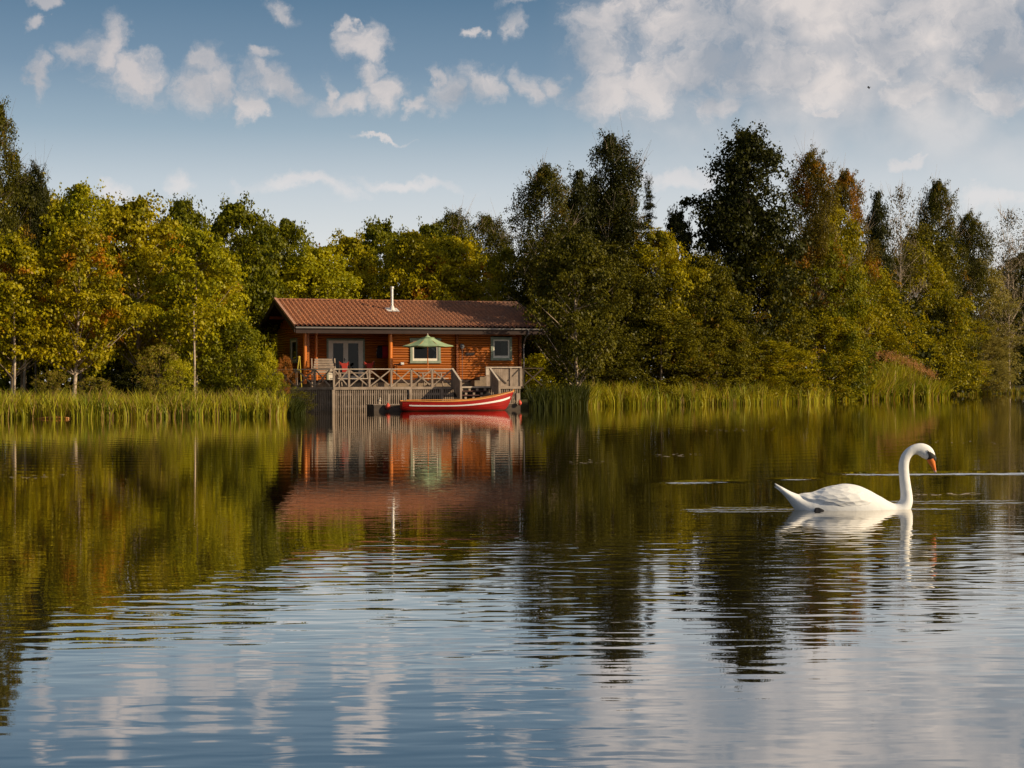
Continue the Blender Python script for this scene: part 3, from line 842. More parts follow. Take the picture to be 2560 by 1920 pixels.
# ------------------------------------------------------------------ deck
WD = -4.35; ZD = 1.18
UA = loc(833, 968, WD)[0]; UB = loc(1131, 968, WD)[0]; US = loc(1226, 968, WD)[0]; UE = loc(1302, 968, WD)[0]
deck = empty('timber_deck', O, TH)
tag(deck, 'weathered grey timber deck raised over the water in front of the cabin', 'deck')
# diagonal left edge
ang = math.radians(40)
DL = (UA - 3.1, WD + 2.6)
poly = [(UA, WD), (UE, WD), (UE, WFRONT + 0.04), (0.4, WFRONT + 0.04), (-1.0, WFRONT + 2.2), (-2.2, WFRONT + 2.2), DL]
m = MB(); m.prism(poly, 2, ZD - 0.06, ZD)
m.build('deck_floor', GREYW, deck)
m = MB(); m.box(UA, UB + 0.04, WD - 0.05, WD, ZD - 0.13, ZD + 0.005); m.box(US, UE, WD - 0.05, WD, ZD - 0.13, ZD + 0.005)
dd = Vector((DL[0] - UA, DL[1] - WD, 0)); dl = dd.length; dd.normalize(); nn_ = Vector((dd.y, -dd.x, 0))
m.bar((UA, WD, ZD - 0.06), (DL[0], DL[1], ZD - 0.06), 0.05, 0.13)
m.build('edge_board', GREYW, deck)
# slatted screen under the deck
m = MB(); u_ = UA + 0.02
while u_ < UE:
    if not (UB + 0.1 < u_ < US - 0.1):
        j = random.uniform(-0.01, 0.01); ww = random.uniform(0.044, 0.054)
        m.box(u_ + j, u_ + j + ww, WD + 0.0, WD + 0.03, -0.3, ZD - 0.135)
    u_ += 0.104
m.box(UA, UB, WD + 0.035, WD + 0.08, 0.75, 0.87); m.box(UA, UB, WD + 0.035, WD + 0.08, 0.15, 0.27)
m.build('slat_screen', GREYW, deck)
m = MB(); s_ = 0.1
while s_ < dl:
    p = Vector((UA, WD, 0)) + dd * s_ + nn_ * 0.02; q = p + dd * 0.055
    m.bar((p.x, p.y, -0.3), (p.x, p.y, ZD - 0.13), 0.055, 0.03, up=tuple(nn_))
    s_ += 0.104
m.build('slat_screen', GREYW, deck)
for px_ in (833.5, 1026, 1104):
    uu = loc(px_, 1000, WD)[0]
    m = MB(); m.box(uu - 0.07, uu + 0.07, WD - 0.075, WD - 0.003, -0.4, ZD - 0.135); m.build('support_post', GREYW, deck)
m = MB(); m.box(UA + 0.1, UE - 0.1, WD + 0.9, WD + 0.95, -0.3, ZD - 0.1); m.build('under_deck_dark_sheet', INSIDE, deck)  # near-black sheet: the dark between the slats is put into its colour


def panel(p0, p1, z0, hgt, parent, lit=GREYW, first=True):
    """railing bay: post, top rail, bottom rail, crossed braces"""
    p0 = Vector(p0); p1 = Vector(p1); d = (p1 - p0).normalized(); nrm = Vector((d.y, -d.x, 0))
    m = MB(); m.bar((p0.x, p0.y, z0 - 0.1), (p0.x, p0.y, z0 + hgt - 0.03), 0.095, 0.095, up=tuple(nrm)); post = m.build('railing_post', lit, parent)
    b = MB(); a0 = p0 + d * 0.05; a1 = p1 - d * 0.05
    b.bar((a0.x + nrm.x * 0.02, a0.y + nrm.y * 0.02, z0 + 0.05), (a1.x + nrm.x * 0.02, a1.y + nrm.y * 0.02, z0 + hgt - 0.05), 0.03, 0.06)
    b.bar((a0.x - nrm.x * 0.02, a0.y - nrm.y * 0.02, z0 + hgt - 0.05), (a1.x - nrm.x * 0.02, a1.y - nrm.y * 0.02, z0 + 0.05), 0.03, 0.06)
    b.build('cross_brace', lit, parent)
    r = MB(); r.bar((p0.x - d.x * 0.03, p0.y - d.y * 0.03, z0 + hgt), (p1.x + d.x * 0.03, p1.y + d.y * 0.03, z0 + hgt), 0.14, 0.045); r.build('handrail', PALEW if lit is GREYW else lit, parent)


HR = 0.90
frontx = [UA + 0.05] + [loc(x, 950, WD)[0] for x in (873, 924, 979, 1029, 1081, 1131)]
rail = empty('deck_railing', O, TH)
tag(rail, 'pale grey deck railing with crossed braces facing the lake', 'railing')
for i in range(6):
    panel((frontx[i], WD + 0.06, 0), (frontx[i + 1], WD + 0.06, 0), ZD, HR, rail)
nb = 4
for i in range(nb):
    a_ = Vector((UA, WD + 0.06, 0)) + dd * (dl * i / nb + (0.12 if i == 0 else 0)); b_ = Vector((UA, WD + 0.06, 0)) + dd * (dl * (i + 1) / nb)
    panel(b_, a_, ZD, HR, rail)
m = MB(); m.bar((frontx[-1], WD + 0.06, ZD - 0.1), (frontx[-1], WD + 0.06, ZD + HR - 0.03), 0.09, 0.09, up=(0, 1, 0)); m.build('railing_post', GREYW, rail)

# stairs to the jetty
stairs = empty('deck_stairs', O, TH)
tag(stairs, 'weathered wooden stairs between boarded side panels going down from deck to jetty', 'stairs')
for (uu, nm) in ((UB + 0.02, 'side_panel'), (US + 0.02, 'side_panel')):
    m = MB()
    m.prism([(WD, ZD + HR), (WD - 1.25, ZD + 0.28), (WD - 1.25, 0.30), (WD - 1.05, 0.42), (WD - 0.7, 0.75), (WD - 0.35, ZD - 0.25), (WD, ZD - 0.1)], 0, uu - 0.02, uu + 0.02)
    for q in range(9):
        wq = WD - 0.07 - q * 0.135
        top = ZD + HR - (ZD + HR - ZD - 0.28) * (WD - wq) / 1.25 - 0.02
        m.box(uu - 0.034, uu - 0.022, wq - 0.058, wq + 0.058, ZD - 0.1 - 0.45 * q / 9, top)
    m.build(nm, GREYW, stairs)
    m = MB(); m.bar((uu, WD + 0.05, ZD + HR + 0.02), (uu, WD - 1.3, ZD + 0.28), 0.10, 0.05); m.build('sloping_handrail', PALEW, stairs)
    m = MB(); m.box(uu - 0.05, uu + 0.05, WD - 1.32, WD - 1.22, 0.28, ZD + 0.25); m.build('newel_post', GREYW, stairs)
m = MB(); m.box(UB + 0.06, US - 0.03, WD - 0.06, WD + 0.2, ZD - 0.075, ZD + 0.012); m.build('top_tread', PALEW, stairs)
for i in range(3):
    m = MB(); zz = ZD - 0.21 * (i + 1); m.box(UB + 0.06, US - 0.03, WD - 0.08 - 0.3 * (i + 1), WD + 0.18 - 0.3 * (i + 1), zz - 0.045, zz)
    m.build('tread', mat('dark_red_tread', (0.10, 0.045, 0.04), 0.8, 0.3), stairs)
for i in range(3):
    for q in range(4):
        m = MB(); uu = UB + 0.35 + q * 0.42 + 0.13 * (i % 2); zz = ZD - 0.21 * (i + 1)
        m.box(uu, uu + 0.11, WD - 0.3 * (i + 1) - 0.02, WD - 0.3 * (i + 1) + 0.06, zz + 0.002, zz + 0.11)
        m.build('riser_block', GREYW, stairs)
m = MB(); m.box(UB + 0.06, US - 0.03, WD + 0.02, WD + 0.05, 0.3, ZD - 0.08); m.build('stair_dark_sheet', INSIDE, stairs)  # near-black sheet painting the darkness behind the open treads

# boarded screen on the deck to the right
WS = -2.6
u0, za = loc(1214, 965, WS); u1, zb_ = loc(1303, 917, WS)
scr = empty('boarded_screen', O, TH)
tag(scr, 'grey boarded balustrade with crossed rails standing at the foot of the cabin corner', 'balustrade')
m = MB(); x = u0 + 0.12
while x < u1 - 0.02:
    m.box(x, x + 0.115, WS, WS + 0.02, ZD, zb_ - 0.06); x += 0.122
m.build('boards', GREYW, scr)
m = MB(); m.box(u0, u1, WS - 0.08, WS + 0.08, zb_ - 0.055, zb_); m.build('cap_rail', PALEW, scr)
for x in (u0 + 0.02, (u0 + u1) / 2 + 0.35, u1 - 0.1):
    m = MB(); m.box(x, x + 0.09, WS - 0.055, WS - 0.003, ZD, zb_ - 0.06); m.build('post', GREYW, scr)
m = MB(); m.bar((u0 + 0.25, WS - 0.03, zb_ - 0.1), (u0 + 1.15, WS - 0.03, ZD + 0.15), 0.03, 0.06); m.bar((u0 + 1.25, WS - 0.03, ZD + 0.3), (u1 - 0.1, WS - 0.03, zb_ - 0.1), 0.03, 0.05); m.build('brace', GREYW2, scr)
m = MB(); m.box(u0 + 0.0, u0 + 0.17, WS - 0.06, WS - 0.005, zb_ - 0.42, zb_ - 0.08); m.build('notice_board', PALEW, scr)
# railing carrying on to the right of the cabin
rr = empty('side_railing', O, TH)
tag(rr, 'dim crossed railing running into the trees beyond the cabin corner', 'railing')
for i in range(1):
    a_ = u1 + 0.1 + 1.15 * i
    panel((a_, WS + 0.05, 0), (a_ + 1.15, WS + 0.05, 0), ZD, 0.95, rr, DARKBARK)  # dark material puts shade into this railing's colour
# stone steps to the cabin floor
for i, (x0, x1, y0, y1) in enumerate(((1186, 1201, 951, 962), (1199, 1212, 942, 962), (1211, 1224, 940, 962))):
    a_, zt = loc(x0, y0, 0.3); b_, _ = loc(x1, y0, 0.3)
    m = MB(); m.box(a_, b_, 0.25 - 0.003 * i, 0.95, ZD, zt)
    o = m.build('stone_block', STONE); o.location = O; o.rotation_euler = (0, 0, TH)
    tag(o, ['lowest sandstone block of the steps against the cabin base', 'middle sandstone block of the steps against the cabin base', 'tallest sandstone block of the steps, next to the boarded screen'][i], 'step', 'stone step blocks by the cabin')

# ------------------------------------------------------------------ jetty
jet = empty('jetty', O, TH); JW0, JW1 = WD - 2.6, WD - 1.25
tag(jet, 'low dark timber jetty at the waterline behind the red boat', 'jetty')
UJ0 = loc(934, 1010, JW0)[0]; UJ1 = loc(1302, 1010, JW0)[0]; ZJ = 0.33
m = MB(); x = UJ0
while x < UJ1 - 0.05:
    m.box(x, x + 0.125, JW0 - 0.02, JW1, ZJ - 0.03, ZJ + random.uniform(0, 0.004)); x += 0.132
m.build('planks', GREYW, jet)
m = MB(); m.box(UJ0 + 0.02, UJ1 - 0.02, JW0, JW0 + 0.06, -0.15, ZJ - 0.033); m.box(UJ0 + 0.02, UJ0 + 0.08, JW0 + 0.06, JW1, -0.15, ZJ - 0.034); m.box(UJ1 - 0.08, UJ1 - 0.02, JW0 + 0.06, JW1, -0.15, ZJ - 0.034)
m.build('side_beam', GREYW2, jet)
for (px_, top, wd) in ((971, 985, 0.09), (1295, 983, 0.19), (1292, 1000, 0.3)):
    uu = loc(px_, 1000, JW0 + 0.15)[0]; zt = loc(px_, top, JW0 + 0.15)[1]
    m = MB(); m.box(uu - wd / 2, uu + wd / 2, JW0 + 0.1, JW0 + 0.1 + min(wd, 0.18), ZJ, zt)
    if top < 1000: m.build('mooring_post', GREYW, jet)
m = MB(); uu = loc(950, 1000, JW0 + 0.2)[0]
m.tube([(0, 0, 0), (0, 0, 0.10)], 0.05, 8); m.ball((0, 0, 0.18), (0.08, 0.06, 0.09), 10, 6); m.ball((0.03, -0.02, 0.29), 0.05, 8, 5); m.ball((-0.06, 0, 0.24), 0.035, 8, 5)
o = m.build('garden_ornament', PALEW, smooth=True); o.location = cw(uu, JW0 + 0.3, ZJ); tag(o, 'small pale carved ornament standing at the left end of the jetty', 'ornament')
for (px_, py_, r, lb) in ((969.5, 1016, 0.13, 'round faded red buoy hanging at the open end of the jetty'), (1299, 1007, 0.11, 'smaller red buoy at the jetty corner beyond the bow')):
    uu, zz = loc(px_, py_, JW0 - 0.15)
    b = empty('buoy', cw(uu, JW0 - 0.16, max(zz, 0.1)), TH); tag(b, lb, 'buoy', 'red mooring buoys')
    m = MB(); m.tube([(0, 0, -r * 1.25), (0, 0, -r * 1.0), (0, 0, -r * 0.5), (0, 0, 0), (0, 0, r * 0.6), (0, 0, r * 1.0), (0, 0, r * 1.35)], [r * 0.15, r * 0.55, r * 0.92, r, r * 0.75, r * 0.35, r * 0.18], 14)
    m.build('float', BUOY, b, smooth=True)
    m = MB(); m.tube([(0, 0, r * 1.3), (0, 0.05, r * 1.8), (0, 0.16, ZJ - max(zz, 0.1) + 0.02)], 0.012, 6); m.build('rope', ROPE, b)

# ------------------------------------------------------------------ boat
BW = JW0 - 0.75
bu0, _ = loc(1004, 1010, BW); bu1, _ = loc(1283, 1010, BW); BL = bu1 - bu0
boat = empty('rowing_boat', cw(bu0, BW, 0), TH)
tag(boat, 'red wooden rowing boat with a white stripe moored along the jetty', 'rowing boat')


def hull_section(s):
    """s 0 stern .. 1 bow: half breadth, sheer height, keel height"""
    hb = 0.64 * math.sin(math.pi * min(1, max(0, (0.18 + 0.82 * s)) ** 0.9 * 0.98)) ** 0.75 if s < 1 else 0.0
    hb = 0.62 * max(0.0, 1 - abs((s - 0.46) / 0.56) ** 2.3) + 0.012
    sheer = 0.44 + 0.055 * (1 - s) ** 3 + 0.50 * max(0, (s - 0.35) / 0.65) ** 2.0
    keel = -0.12 + 0.16 * max(0, (0.10 - s) / 0.10) ** 2 + 0.18 * max(0, (s - 0.88) / 0.12) ** 2
    return hb, sheer, keel


NS = 40; prof = []
outer = []; inner = []
K = 15
for i in range(NS + 1):
    s = i / NS
    hb, sh, ke = hull_section(s)
    ring = []; ring2 = []
    for k in range(-K, K + 1):
        t = abs(k) / K
        yb = hb * (math.sin(t * math.pi / 2) ** 0.75); z = ke + (sh - ke) * (t ** 1.45)
        z -= 0.0
        clink = 0.010 * ((t * 7) % 1.0)
        x = s * BL + (0.10 * t * (1 - s) * -0.3) + (0.0 if s < 0.85 else (s - 0.85) / 0.15 * (0.42 * (t - 1)) )
        sg = -1 if k < 0 else 1
        ring.append((x, sg * (yb + clink * (0 if hb < 0.05 else 1)), z)); ring2.append((min(max(x, 0.03), BL - 0.05), sg * max(0.0, yb - 0.035), z + 0.02 if t < 0.95 else z))
    outer.append(ring); inner.append(ring2)
m = MB(); m.loft(outer, caps=False, closed=False)
m.add([p for p in outer[0]], [tuple(range(2 * K + 1))])
m.build('hull', HULL, boat, smooth=False)
m = MB(); m.loft([r[::-1] for r in inner], caps=False, closed=False); m.build('inner_planking', VARN, boat)
# white stripe, a thin band standing just proud of the planking
for sg in (-1, 1):
    m = MB(); r0 = []; r1 = []
    rings = []
    for i in range(2, NS):
        s = i / NS; hb, sh, ke = hull_section(s)
        pts = []
        for t in (0.80, 0.86, 0.92) if s < 0.5 else (0.80, 0.86, 0.92):
            tt = 0.70 + (t - 0.80) * 0.70 + 0.10 * max(0, s - 0.5)
            yb = hb * (math.sin(tt * math.pi / 2) ** 0.75); z = ke + (sh - ke) * (tt ** 1.45)
            x = s * BL + (0.0 if s < 0.85 else (s - 0.85) / 0.15 * (0.42 * (tt - 1)))
            pts.append((x, sg * (yb + 0.022), z))
        rings.append(pts if sg < 0 else pts[::-1])
    m.loft(rings, caps=False, closed=False); m.build('stripe', STRIPE, boat)
for sg in (-1, 1):
    m = MB(); pts = []
    for i in range(NS + 1):
        s = i / NS; hb, sh, ke = hull_section(s); pts.append((s * BL, sg * (hb + 0.012), sh + 0.012))
    for i in range(NS): m.bar(pts[i], pts[i + 1], 0.055, 0.045)
    m.build('gunwale', VARN, boat)
for s in (0.16, 0.42, 0.66):
    hb, sh, ke = hull_section(s); m = MB(); m.box(s * BL - 0.13, s * BL + 0.13, -hb + 0.03, hb - 0.03, sh - 0.17, sh - 0.13); m.build('thwart', VARN, boat)
hb, sh, ke = hull_section(1)
m = MB(); m.bar((BL + 0.0, 0, sh - 0.04), (BL + 0.03, 0, sh + 0.09), 0.06, 0.07); m.build('stem_post', VARN, boat)
m = MB(); m.tube([(BL - 0.05, -0.03, sh - 0.25), (BL + 0.3, 0.2, 0.25), (BL + 0.45, 0.5, ZJ + 0.05)], 0.012, 6); m.build('mooring_rope', ROPE, boat)
m = MB(); m.tube([(0.3, 0.15, 0.52), (3.1, -0.1, 0.53)], 0.022, 6); m.box(3.05, 3.55, -0.16, -0.04, 0.52, 0.535)
o = m.build('oar', VARN); o.location = cw(bu0, BW, 0.0) + Vector((0, 0, 0.02)); o.rotation_euler = (0, 0, TH); tag(o, 'varnished wooden oar lying along the thwarts of the boat', 'oar')


# ------------------------------------------------------------------ parasol
pu, pz = loc(1069, 835, -1.6)
par = empty('parasol', cw(pu, -1.6, ZD), TH)
tag(par, 'open green canvas parasol on a wooden pole standing on the deck', 'parasol')
ph = pz - ZD
m = MB(); m.tube([(0, 0, 0.0), (0, 0, ph - 0.02)], 0.028, 8); m.build('pole', POSTM, par)
m = MB(); m.tube([(0, 0, ph - 0.05), (0, 0, ph), (0, 0, ph + 0.03)], [0.03, 0.035, 0.008], 8); m.build('finial', PALEW, par)
RP = 1.40
edge_z = ph - 0.62


def canopy(r0, r1, z0, z1, sag, drop=0.0):
    m = MB(); rings = []
    for q in range(6):
        t = q / 5; ring = []
        for k in range(32):
            a_ = 2 * math.pi * k / 32 + 0.12
            f = abs(((k % 4) - 2) / 2.0); f = 1 - f        # 0 on a rib, 1 mid panel
            r = (r0 + (r1 - r0) * t) * (1 - 0.055 * f)
            ring.append((r * math.cos(a_), r * math.sin(a_), z0 + (z1 - z0) * t - sag * f * t - 0.06 * math.sin(t * math.pi)))
        rings.append(ring)
    if drop: rings.append([(x, y, z - drop) for x, y, z in rings[-1]])
    m.loft(rings, caps=False)
    return m


canopy(0.26, RP, ph - 0.17, edge_z, 0.03, 0.04).build('canopy', CANVAS, par)
canopy(0.02, 0.38, ph - 0.05, ph - 0.18, 0.01, 0.02).build('vent_cap', CANVAS, par)
for k in range(8):
    a_ = 2 * math.pi * (k * 4 + 0) / 32 + 0.12
    m = MB(); m.bar((0.03 * math.cos(a_), 0.03 * math.sin(a_), ph - 0.15), ((RP - 0.02) * math.cos(a_), (RP - 0.02) * math.sin(a_), edge_z - 0.03), 0.018, 0.018); m.build('rib', VARN, par)
m = MB(); m.tube([(0, 0, 0), (0, 0, 0.06), (0, 0, 0.08), (0, 0, 0.3)], [0.24, 0.24, 0.04, 0.035], 14); m.build('base', GREYW2, par)


# ------------------------------------------------------------------ deck furniture
def picnic_table(u_, w_, label, L_=1.7):
    e = empty('picnic_table', cw(u_, w_, ZD), TH); tag(e, label, 'picnic table', 'picnic tables on the deck')
    m = MB()
    for k in range(5): m.box(-L_ / 2, L_ / 2, -0.36 + k * 0.147, -0.225 + k * 0.147, 0.70, 0.74)
    m.build('table_top', GREYW, e)
    for s in (-1, 1):
        m = MB(); m.box(-L_ / 2, L_ / 2, s * 0.68 - 0.13, s * 0.68 - 0.01, 0.41, 0.45); m.box(-L_ / 2, L_ / 2, s * 0.68 + 0.01, s * 0.68 + 0.13, 0.41, 0.45); m.build('bench_seat', PALEW, e)
        x = s * (L_ / 2 - 0.25)
        m = MB(); m.bar((x, -0.30, 0.698), (x, -0.66, 0.02), 0.045, 0.10); m.bar((x, 0.30, 0.698), (x, 0.66, 0.02), 0.045, 0.10); m.bar((x + 0.046 * s, -0.80, 0.37), (x + 0.046 * s, 0.80, 0.37), 0.045, 0.08); m.build('leg_frame', GREYW, e)
    return e


picnic_table(loc(880, 955, -2.2)[0], -2.2, 'weathered picnic table on the deck in front of the glazed door', 1.9)
picnic_table(loc(1075, 955, -2.6)[0], -2.6, 'weathered picnic table on the deck beneath the green parasol', 1.5)


# settle with slatted back
u_, zt = loc(812, 896, 0.4)
e = empty('garden_bench', cw(u_, 0.4, ZD), TH); tag(e, 'grey slatted garden bench with a high sloping back in the porch', 'bench')
hb_ = zt - ZD
m = MB()
for k in range(6):
    z = 0.75 + (hb_ - 0.8) * k / 5.5; y = 0.12 + 0.22 * k / 6; wd = 0.62 - 0.03 * k
    m.box(-wd, wd, y, y + 0.025, z, z + (hb_ - 0.8) / 5.5 - 0.025)
m.build('backrest', GREYW, e)
m = MB()
for k in range(4): m.box(-0.65, 0.65, -0.45 + k * 0.14, -0.33 + k * 0.14, 0.66, 0.69)
m.build('seat', GREYW, e)
for s in (-1, 1):
    m = MB(); m.box(s * 0.66 - 0.03, s * 0.66 + 0.03, -0.45, -0.38, 0, 0.9); m.build('leg', GREYW, e)
    m = MB(); m.bar((s * 0.66, 0.08, 0), (s * 0.62, 0.36, hb_), 0.06, 0.06, up=(0, 1, 0)); m.build('leg', GREYW, e)
    m = MB(); m.box(s * 0.66 - 0.04, s * 0.66 + 0.04, -0.48, 0.2, 0.9, 0.93); m.build('armrest', GREYW, e)


def director_chair(px_, py_, label):
    u_, zt = loc(px_, py_, 0.3)
    e = empty('folding_chair', cw(u_, 0.3, ZD), TH); tag(e, label, 'folding chair', 'red canvas chairs by the door')
    hb = zt - ZD
    m = MB()
    m.add([(-0.27, 0.24, hb), (-0.13, 0.20, hb - 0.10), (0.13, 0.20, hb - 0.10), (0.27, 0.24, hb), (0.30, 0.24, hb - 0.14), (0.15, 0.14, hb - 0.25), (0.15, 0.02, hb - 0.62), (-0.15, 0.02, hb - 0.62), (-0.15, 0.14, hb - 0.25), (-0.30, 0.24, hb - 0.14)],
          [(0, 1, 8, 9), (1, 2, 5, 8), (2, 3, 4, 5), (8, 5, 6, 7)])
    m.add([(-0.26, -0.35, hb - 0.58), (0.26, -0.35, hb - 0.58), (0.15, 0.02, hb - 0.62), (-0.15, 0.02, hb - 0.62)], [(0, 1, 2, 3)])
    m.build('canvas_seat', REDC, e)
    for s in (-1, 1):
        m = MB(); m.bar((s * 0.28, 0.25, hb + 0.01), (s * 0.26, -0.35, 0.02), 0.03, 0.03); m.build('leg', DARKWOOD, e)
        m = MB(); m.bar((s * 0.26, -0.36, hb - 0.56), (s * 0.22, 0.3, 0.02), 0.03, 0.03); m.build('leg', DARKWOOD, e)


director_chair(863, 903, 'red canvas folding chair directly in front of the glazed door')
director_chair(925, 903, 'red canvas folding chair on the porch below the hanging coats')

u_, zt = loc(747, 892, -1.0)
e = empty('folding_easel', cw(u_, -1.0, ZD), TH); tag(e, 'slim yellow folded trestle leaning upright behind the railing near the gable window', 'trestle')
hh_ = zt - ZD
for (x0, x1, y0, y1) in ((-0.22, 0.02, -0.1, 0.0), (0.12, 0.05, -0.1, 0.0), (-0.12, 0.03, 0.12, 0.01)):
    m = MB(); m.bar((x0, y0, 0), (x1, y1, hh_), 0.035, 0.05); m.build('leg', YEL, e)
m = MB(); m.bar((-0.12, -0.08, 0.9), (0.09, -0.08, 0.9), 0.03, 0.04); m.build('crossbar', YEL, e)
m = MB(); m.tube([(-0.03, 0, hh_ - 0.02), (0.03, 0, hh_ + 0.03), (0.08, 0, hh_ - 0.02)], 0.025, 6); m.build('top_hinge', YEL, e)


# ------------------------------------------------------------------ swan
SWD = 17.25
SS = 2.215 * 0 + (540 / 2212.0)      # photo px per enlarged px


def swp(x, y):
    """enlarged-photo profile point -> X, Z in metres at the swan's distance"""
    p = pw(1880 + x * SS, 1080 + y * SS, SWD)
    return p


sref = swp(1000, 786)
ZOFF = -sref.z
swan = empty('swan', (sref.x, SWD, 0), 0)
tag(swan, 'white mute swan with an orange beak swimming on the dark water', 'swan')
MPP = SS / F * SWD                    # metres per enlarged pixel


def sl_(x, y): return Vector(((x - 1000) * MPP, 0, (786 - y) * MPP))


def sweep(spine, n=20, sub=4, cap=True):
    """spine: (x, y, r_in_plane, r_side); returns rings of local points, Catmull-Rom smoothed"""
    P = [np.array(p, float) for p in spine]
    pts = []
    for i in range(len(P) - 1):
        p0 = P[max(i - 1, 0)]; p1 = P[i]; p2 = P[i + 1]; p3 = P[min(i + 2, len(P) - 1)]
        for j in range(sub):
            t = j / sub
            pts.append(0.5 * ((2 * p1) + (-p0 + p2) * t + (2 * p0 - 5 * p1 + 4 * p2 - p3) * t * t + (-p0 + 3 * p1 - 3 * p2 + p3) * t ** 3))
    pts.append(P[-1])
    rings = []
    for i, p in enumerate(pts):
        a_ = pts[max(i - 1, 0)]; b_ = pts[min(i + 1, len(pts) - 1)]
        d = np.array([b_[0] - a_[0], -(b_[1] - a_[1])]); d /= np.linalg.norm(d)
        nrm = np.array([-d[1], d[0]])
        c = sl_(p[0], p[1]); ring = []
        for k in range(n):
            t = 2 * math.pi * k / n
            q = math.cos(t) * p[2] * MPP; sidew = math.sin(t) * p[3] * MPP
            ring.append((c.x + nrm[0] * q, sidew, c.z + nrm[1] * q))
        rings.append(ring)
    return rings


body = [(238, 528, 5, 14), (300, 578, 24, 46), (380, 640, 42, 85), (470, 706, 78, 125), (560, 760, 128, 165), (660, 786, 178, 195), (780, 800, 242, 218), (920, 806, 280, 228),
        (1060, 806, 268, 222), (1180, 808, 222, 200), (1290, 812, 164, 168), (1390, 818, 115, 135), (1470, 812, 88, 110), (1540, 780, 78, 92), (1578, 715, 66, 74), (1582, 640, 59, 60),
        (1572, 550, 55, 52), (1560, 440, 52, 47), (1556, 340, 51, 44), (1574, 262, 49, 42), (1616, 205, 48, 41), (1678, 176, 53, 44), (1738, 180, 66, 50), (1790, 208, 70, 52), (1826, 246, 56, 44), (1842, 272, 36, 32)]
m = MB(); m.loft(sweep(body, 24, 4)); m.build('body', FEATHER, swan, smooth=True)
# beak, black knob and face mask, eye
bk = [(1822, 262, 38, 32), (1840, 300, 37, 30), (1856, 340, 26, 25), (1868, 375, 18, 20), (1878, 402, 11, 14), (1882, 414, 4, 6)]
m = MB(); m.loft(sweep(bk, 16, 3)); beak = m.build('beak', BEAK, swan, smooth=True)
m = MB(); m.loft(sweep([(1874, 395, 15, 17), (1880, 408, 11, 13), (1883, 417, 5, 6)], 12, 2)); m.build('beak_tip', mat('pale_nail', (0.6, 0.35, 0.3), 0.5, 0.1), beak, smooth=True)
kx = sl_(1868, 270); m = MB(); m.ball((kx.x, 0, kx.z), (24 * MPP, 22 * MPP, 27 * MPP), 12, 8); m.build('beak_knob', BLACKSK, swan, smooth=True)
mask = MB()
MP = [(1780, 184), (1845, 216), (1892, 256), (1890, 306), (1858, 262), (1808, 284), (1806, 324), (1782, 290), (1800, 252)]


def inpoly(x, y, P_):
    c_ = False
    for i in range(len(P_)):
        (x0, y0), (x1, y1) = P_[i], P_[i - 1]
        if (y0 > y) != (y1 > y) and x < (x1 - x0) * (y - y0) / (y1 - y0) + x0: c_ = not c_
    return c_


hs = [(a_, b_, c_ * 1.05 + 2, d__ * 1.05 + 2) for (a_, b_, c_, d__) in body[-5:]] + [(1850, 300, 40, 33)]
rg_ = sweep(hs, 56, 14)
for i in range(len(rg_) - 1):
    for k in range(56):
        q4 = [rg_[i][k], rg_[i][(k + 1) % 56], rg_[i + 1][(k + 1) % 56], rg_[i + 1][k]]
        cx_ = sum(v[0] for v in q4) / 4 / MPP + 1000; cy_ = 786 - sum(v[2] for v in q4) / 4 / MPP
        if inpoly(cx_, cy_, MP): mask.add(q4, [(0, 1, 2, 3)])
mask.build('face_mask', BLACKSK, swan, smooth=True)
for sg in (-1, 1):
    ex = sl_(1797, 204); m = MB(); m.ball((ex.x, sg * 52 * MPP, ex.z), 6 * MPP, 8, 6); m.build('eye', BLACKSK, swan, smooth=True)
for (tx, ty, ex_, ey_) in ((236, 520, 380, 628), (232, 552, 390, 655)):
    m = MB(); m.loft(sweep([(tx, ty, 3, 10), ((tx + ex_) / 2, (ty + ey_) / 2, 15, 45), (ex_, ey_, 30, 60)], 12, 4)); m.build('tail_feathers', FEATHER, swan, smooth=True)
# folded wings
for sg in (-1, 1):
    m = MB(); rings = []
    wing = [(432, 660, 10, 20), (520, 668, 48, 90), (620, 690, 84, 130), (740, 700, 135, 170), (880, 700, 162, 190), (1020, 705, 158, 186), (1150, 725, 118, 160), (1260, 755, 62, 120), (1330, 772, 14, 90)]
    for r in sweep(wing, 36, 10):
        rings.append([(x, (sg * abs(y) * 1.20 + sg * 0.0012 * math.sin(x * 61 + z * 75 + math.sin(x * 9)) + sg * 0.0016 * math.sin(z * 83 - x * 31)) if y * sg > 0 else sg * 0.02, z) for x, y, z in r])
    m.loft(rings); wg = m.build('wing', FEATHER_W, swan, smooth=True)
ft = sl_(648, 772)
m = MB(); m.loft([[(ft.x + dx + r * math.cos(a_), -0.215 + 0.03 * math.sin(a_), ft.z + r * 0.9 * math.sin(a_) + dz) for a_ in [2 * math.pi * k / 10 for k in range(10)]] for (dx, dz, r) in ((-0.04, -0.02, 0.012), (-0.02, -0.005, 0.026), (0.0, -0.006, 0.027), (0.03, -0.012, 0.02), (0.05, -0.02, 0.008))])
m.build('foot', BLACKSK, swan, smooth=True)

# ------------------------------------------------------------------ trees
rng = np.random.default_rng(11)


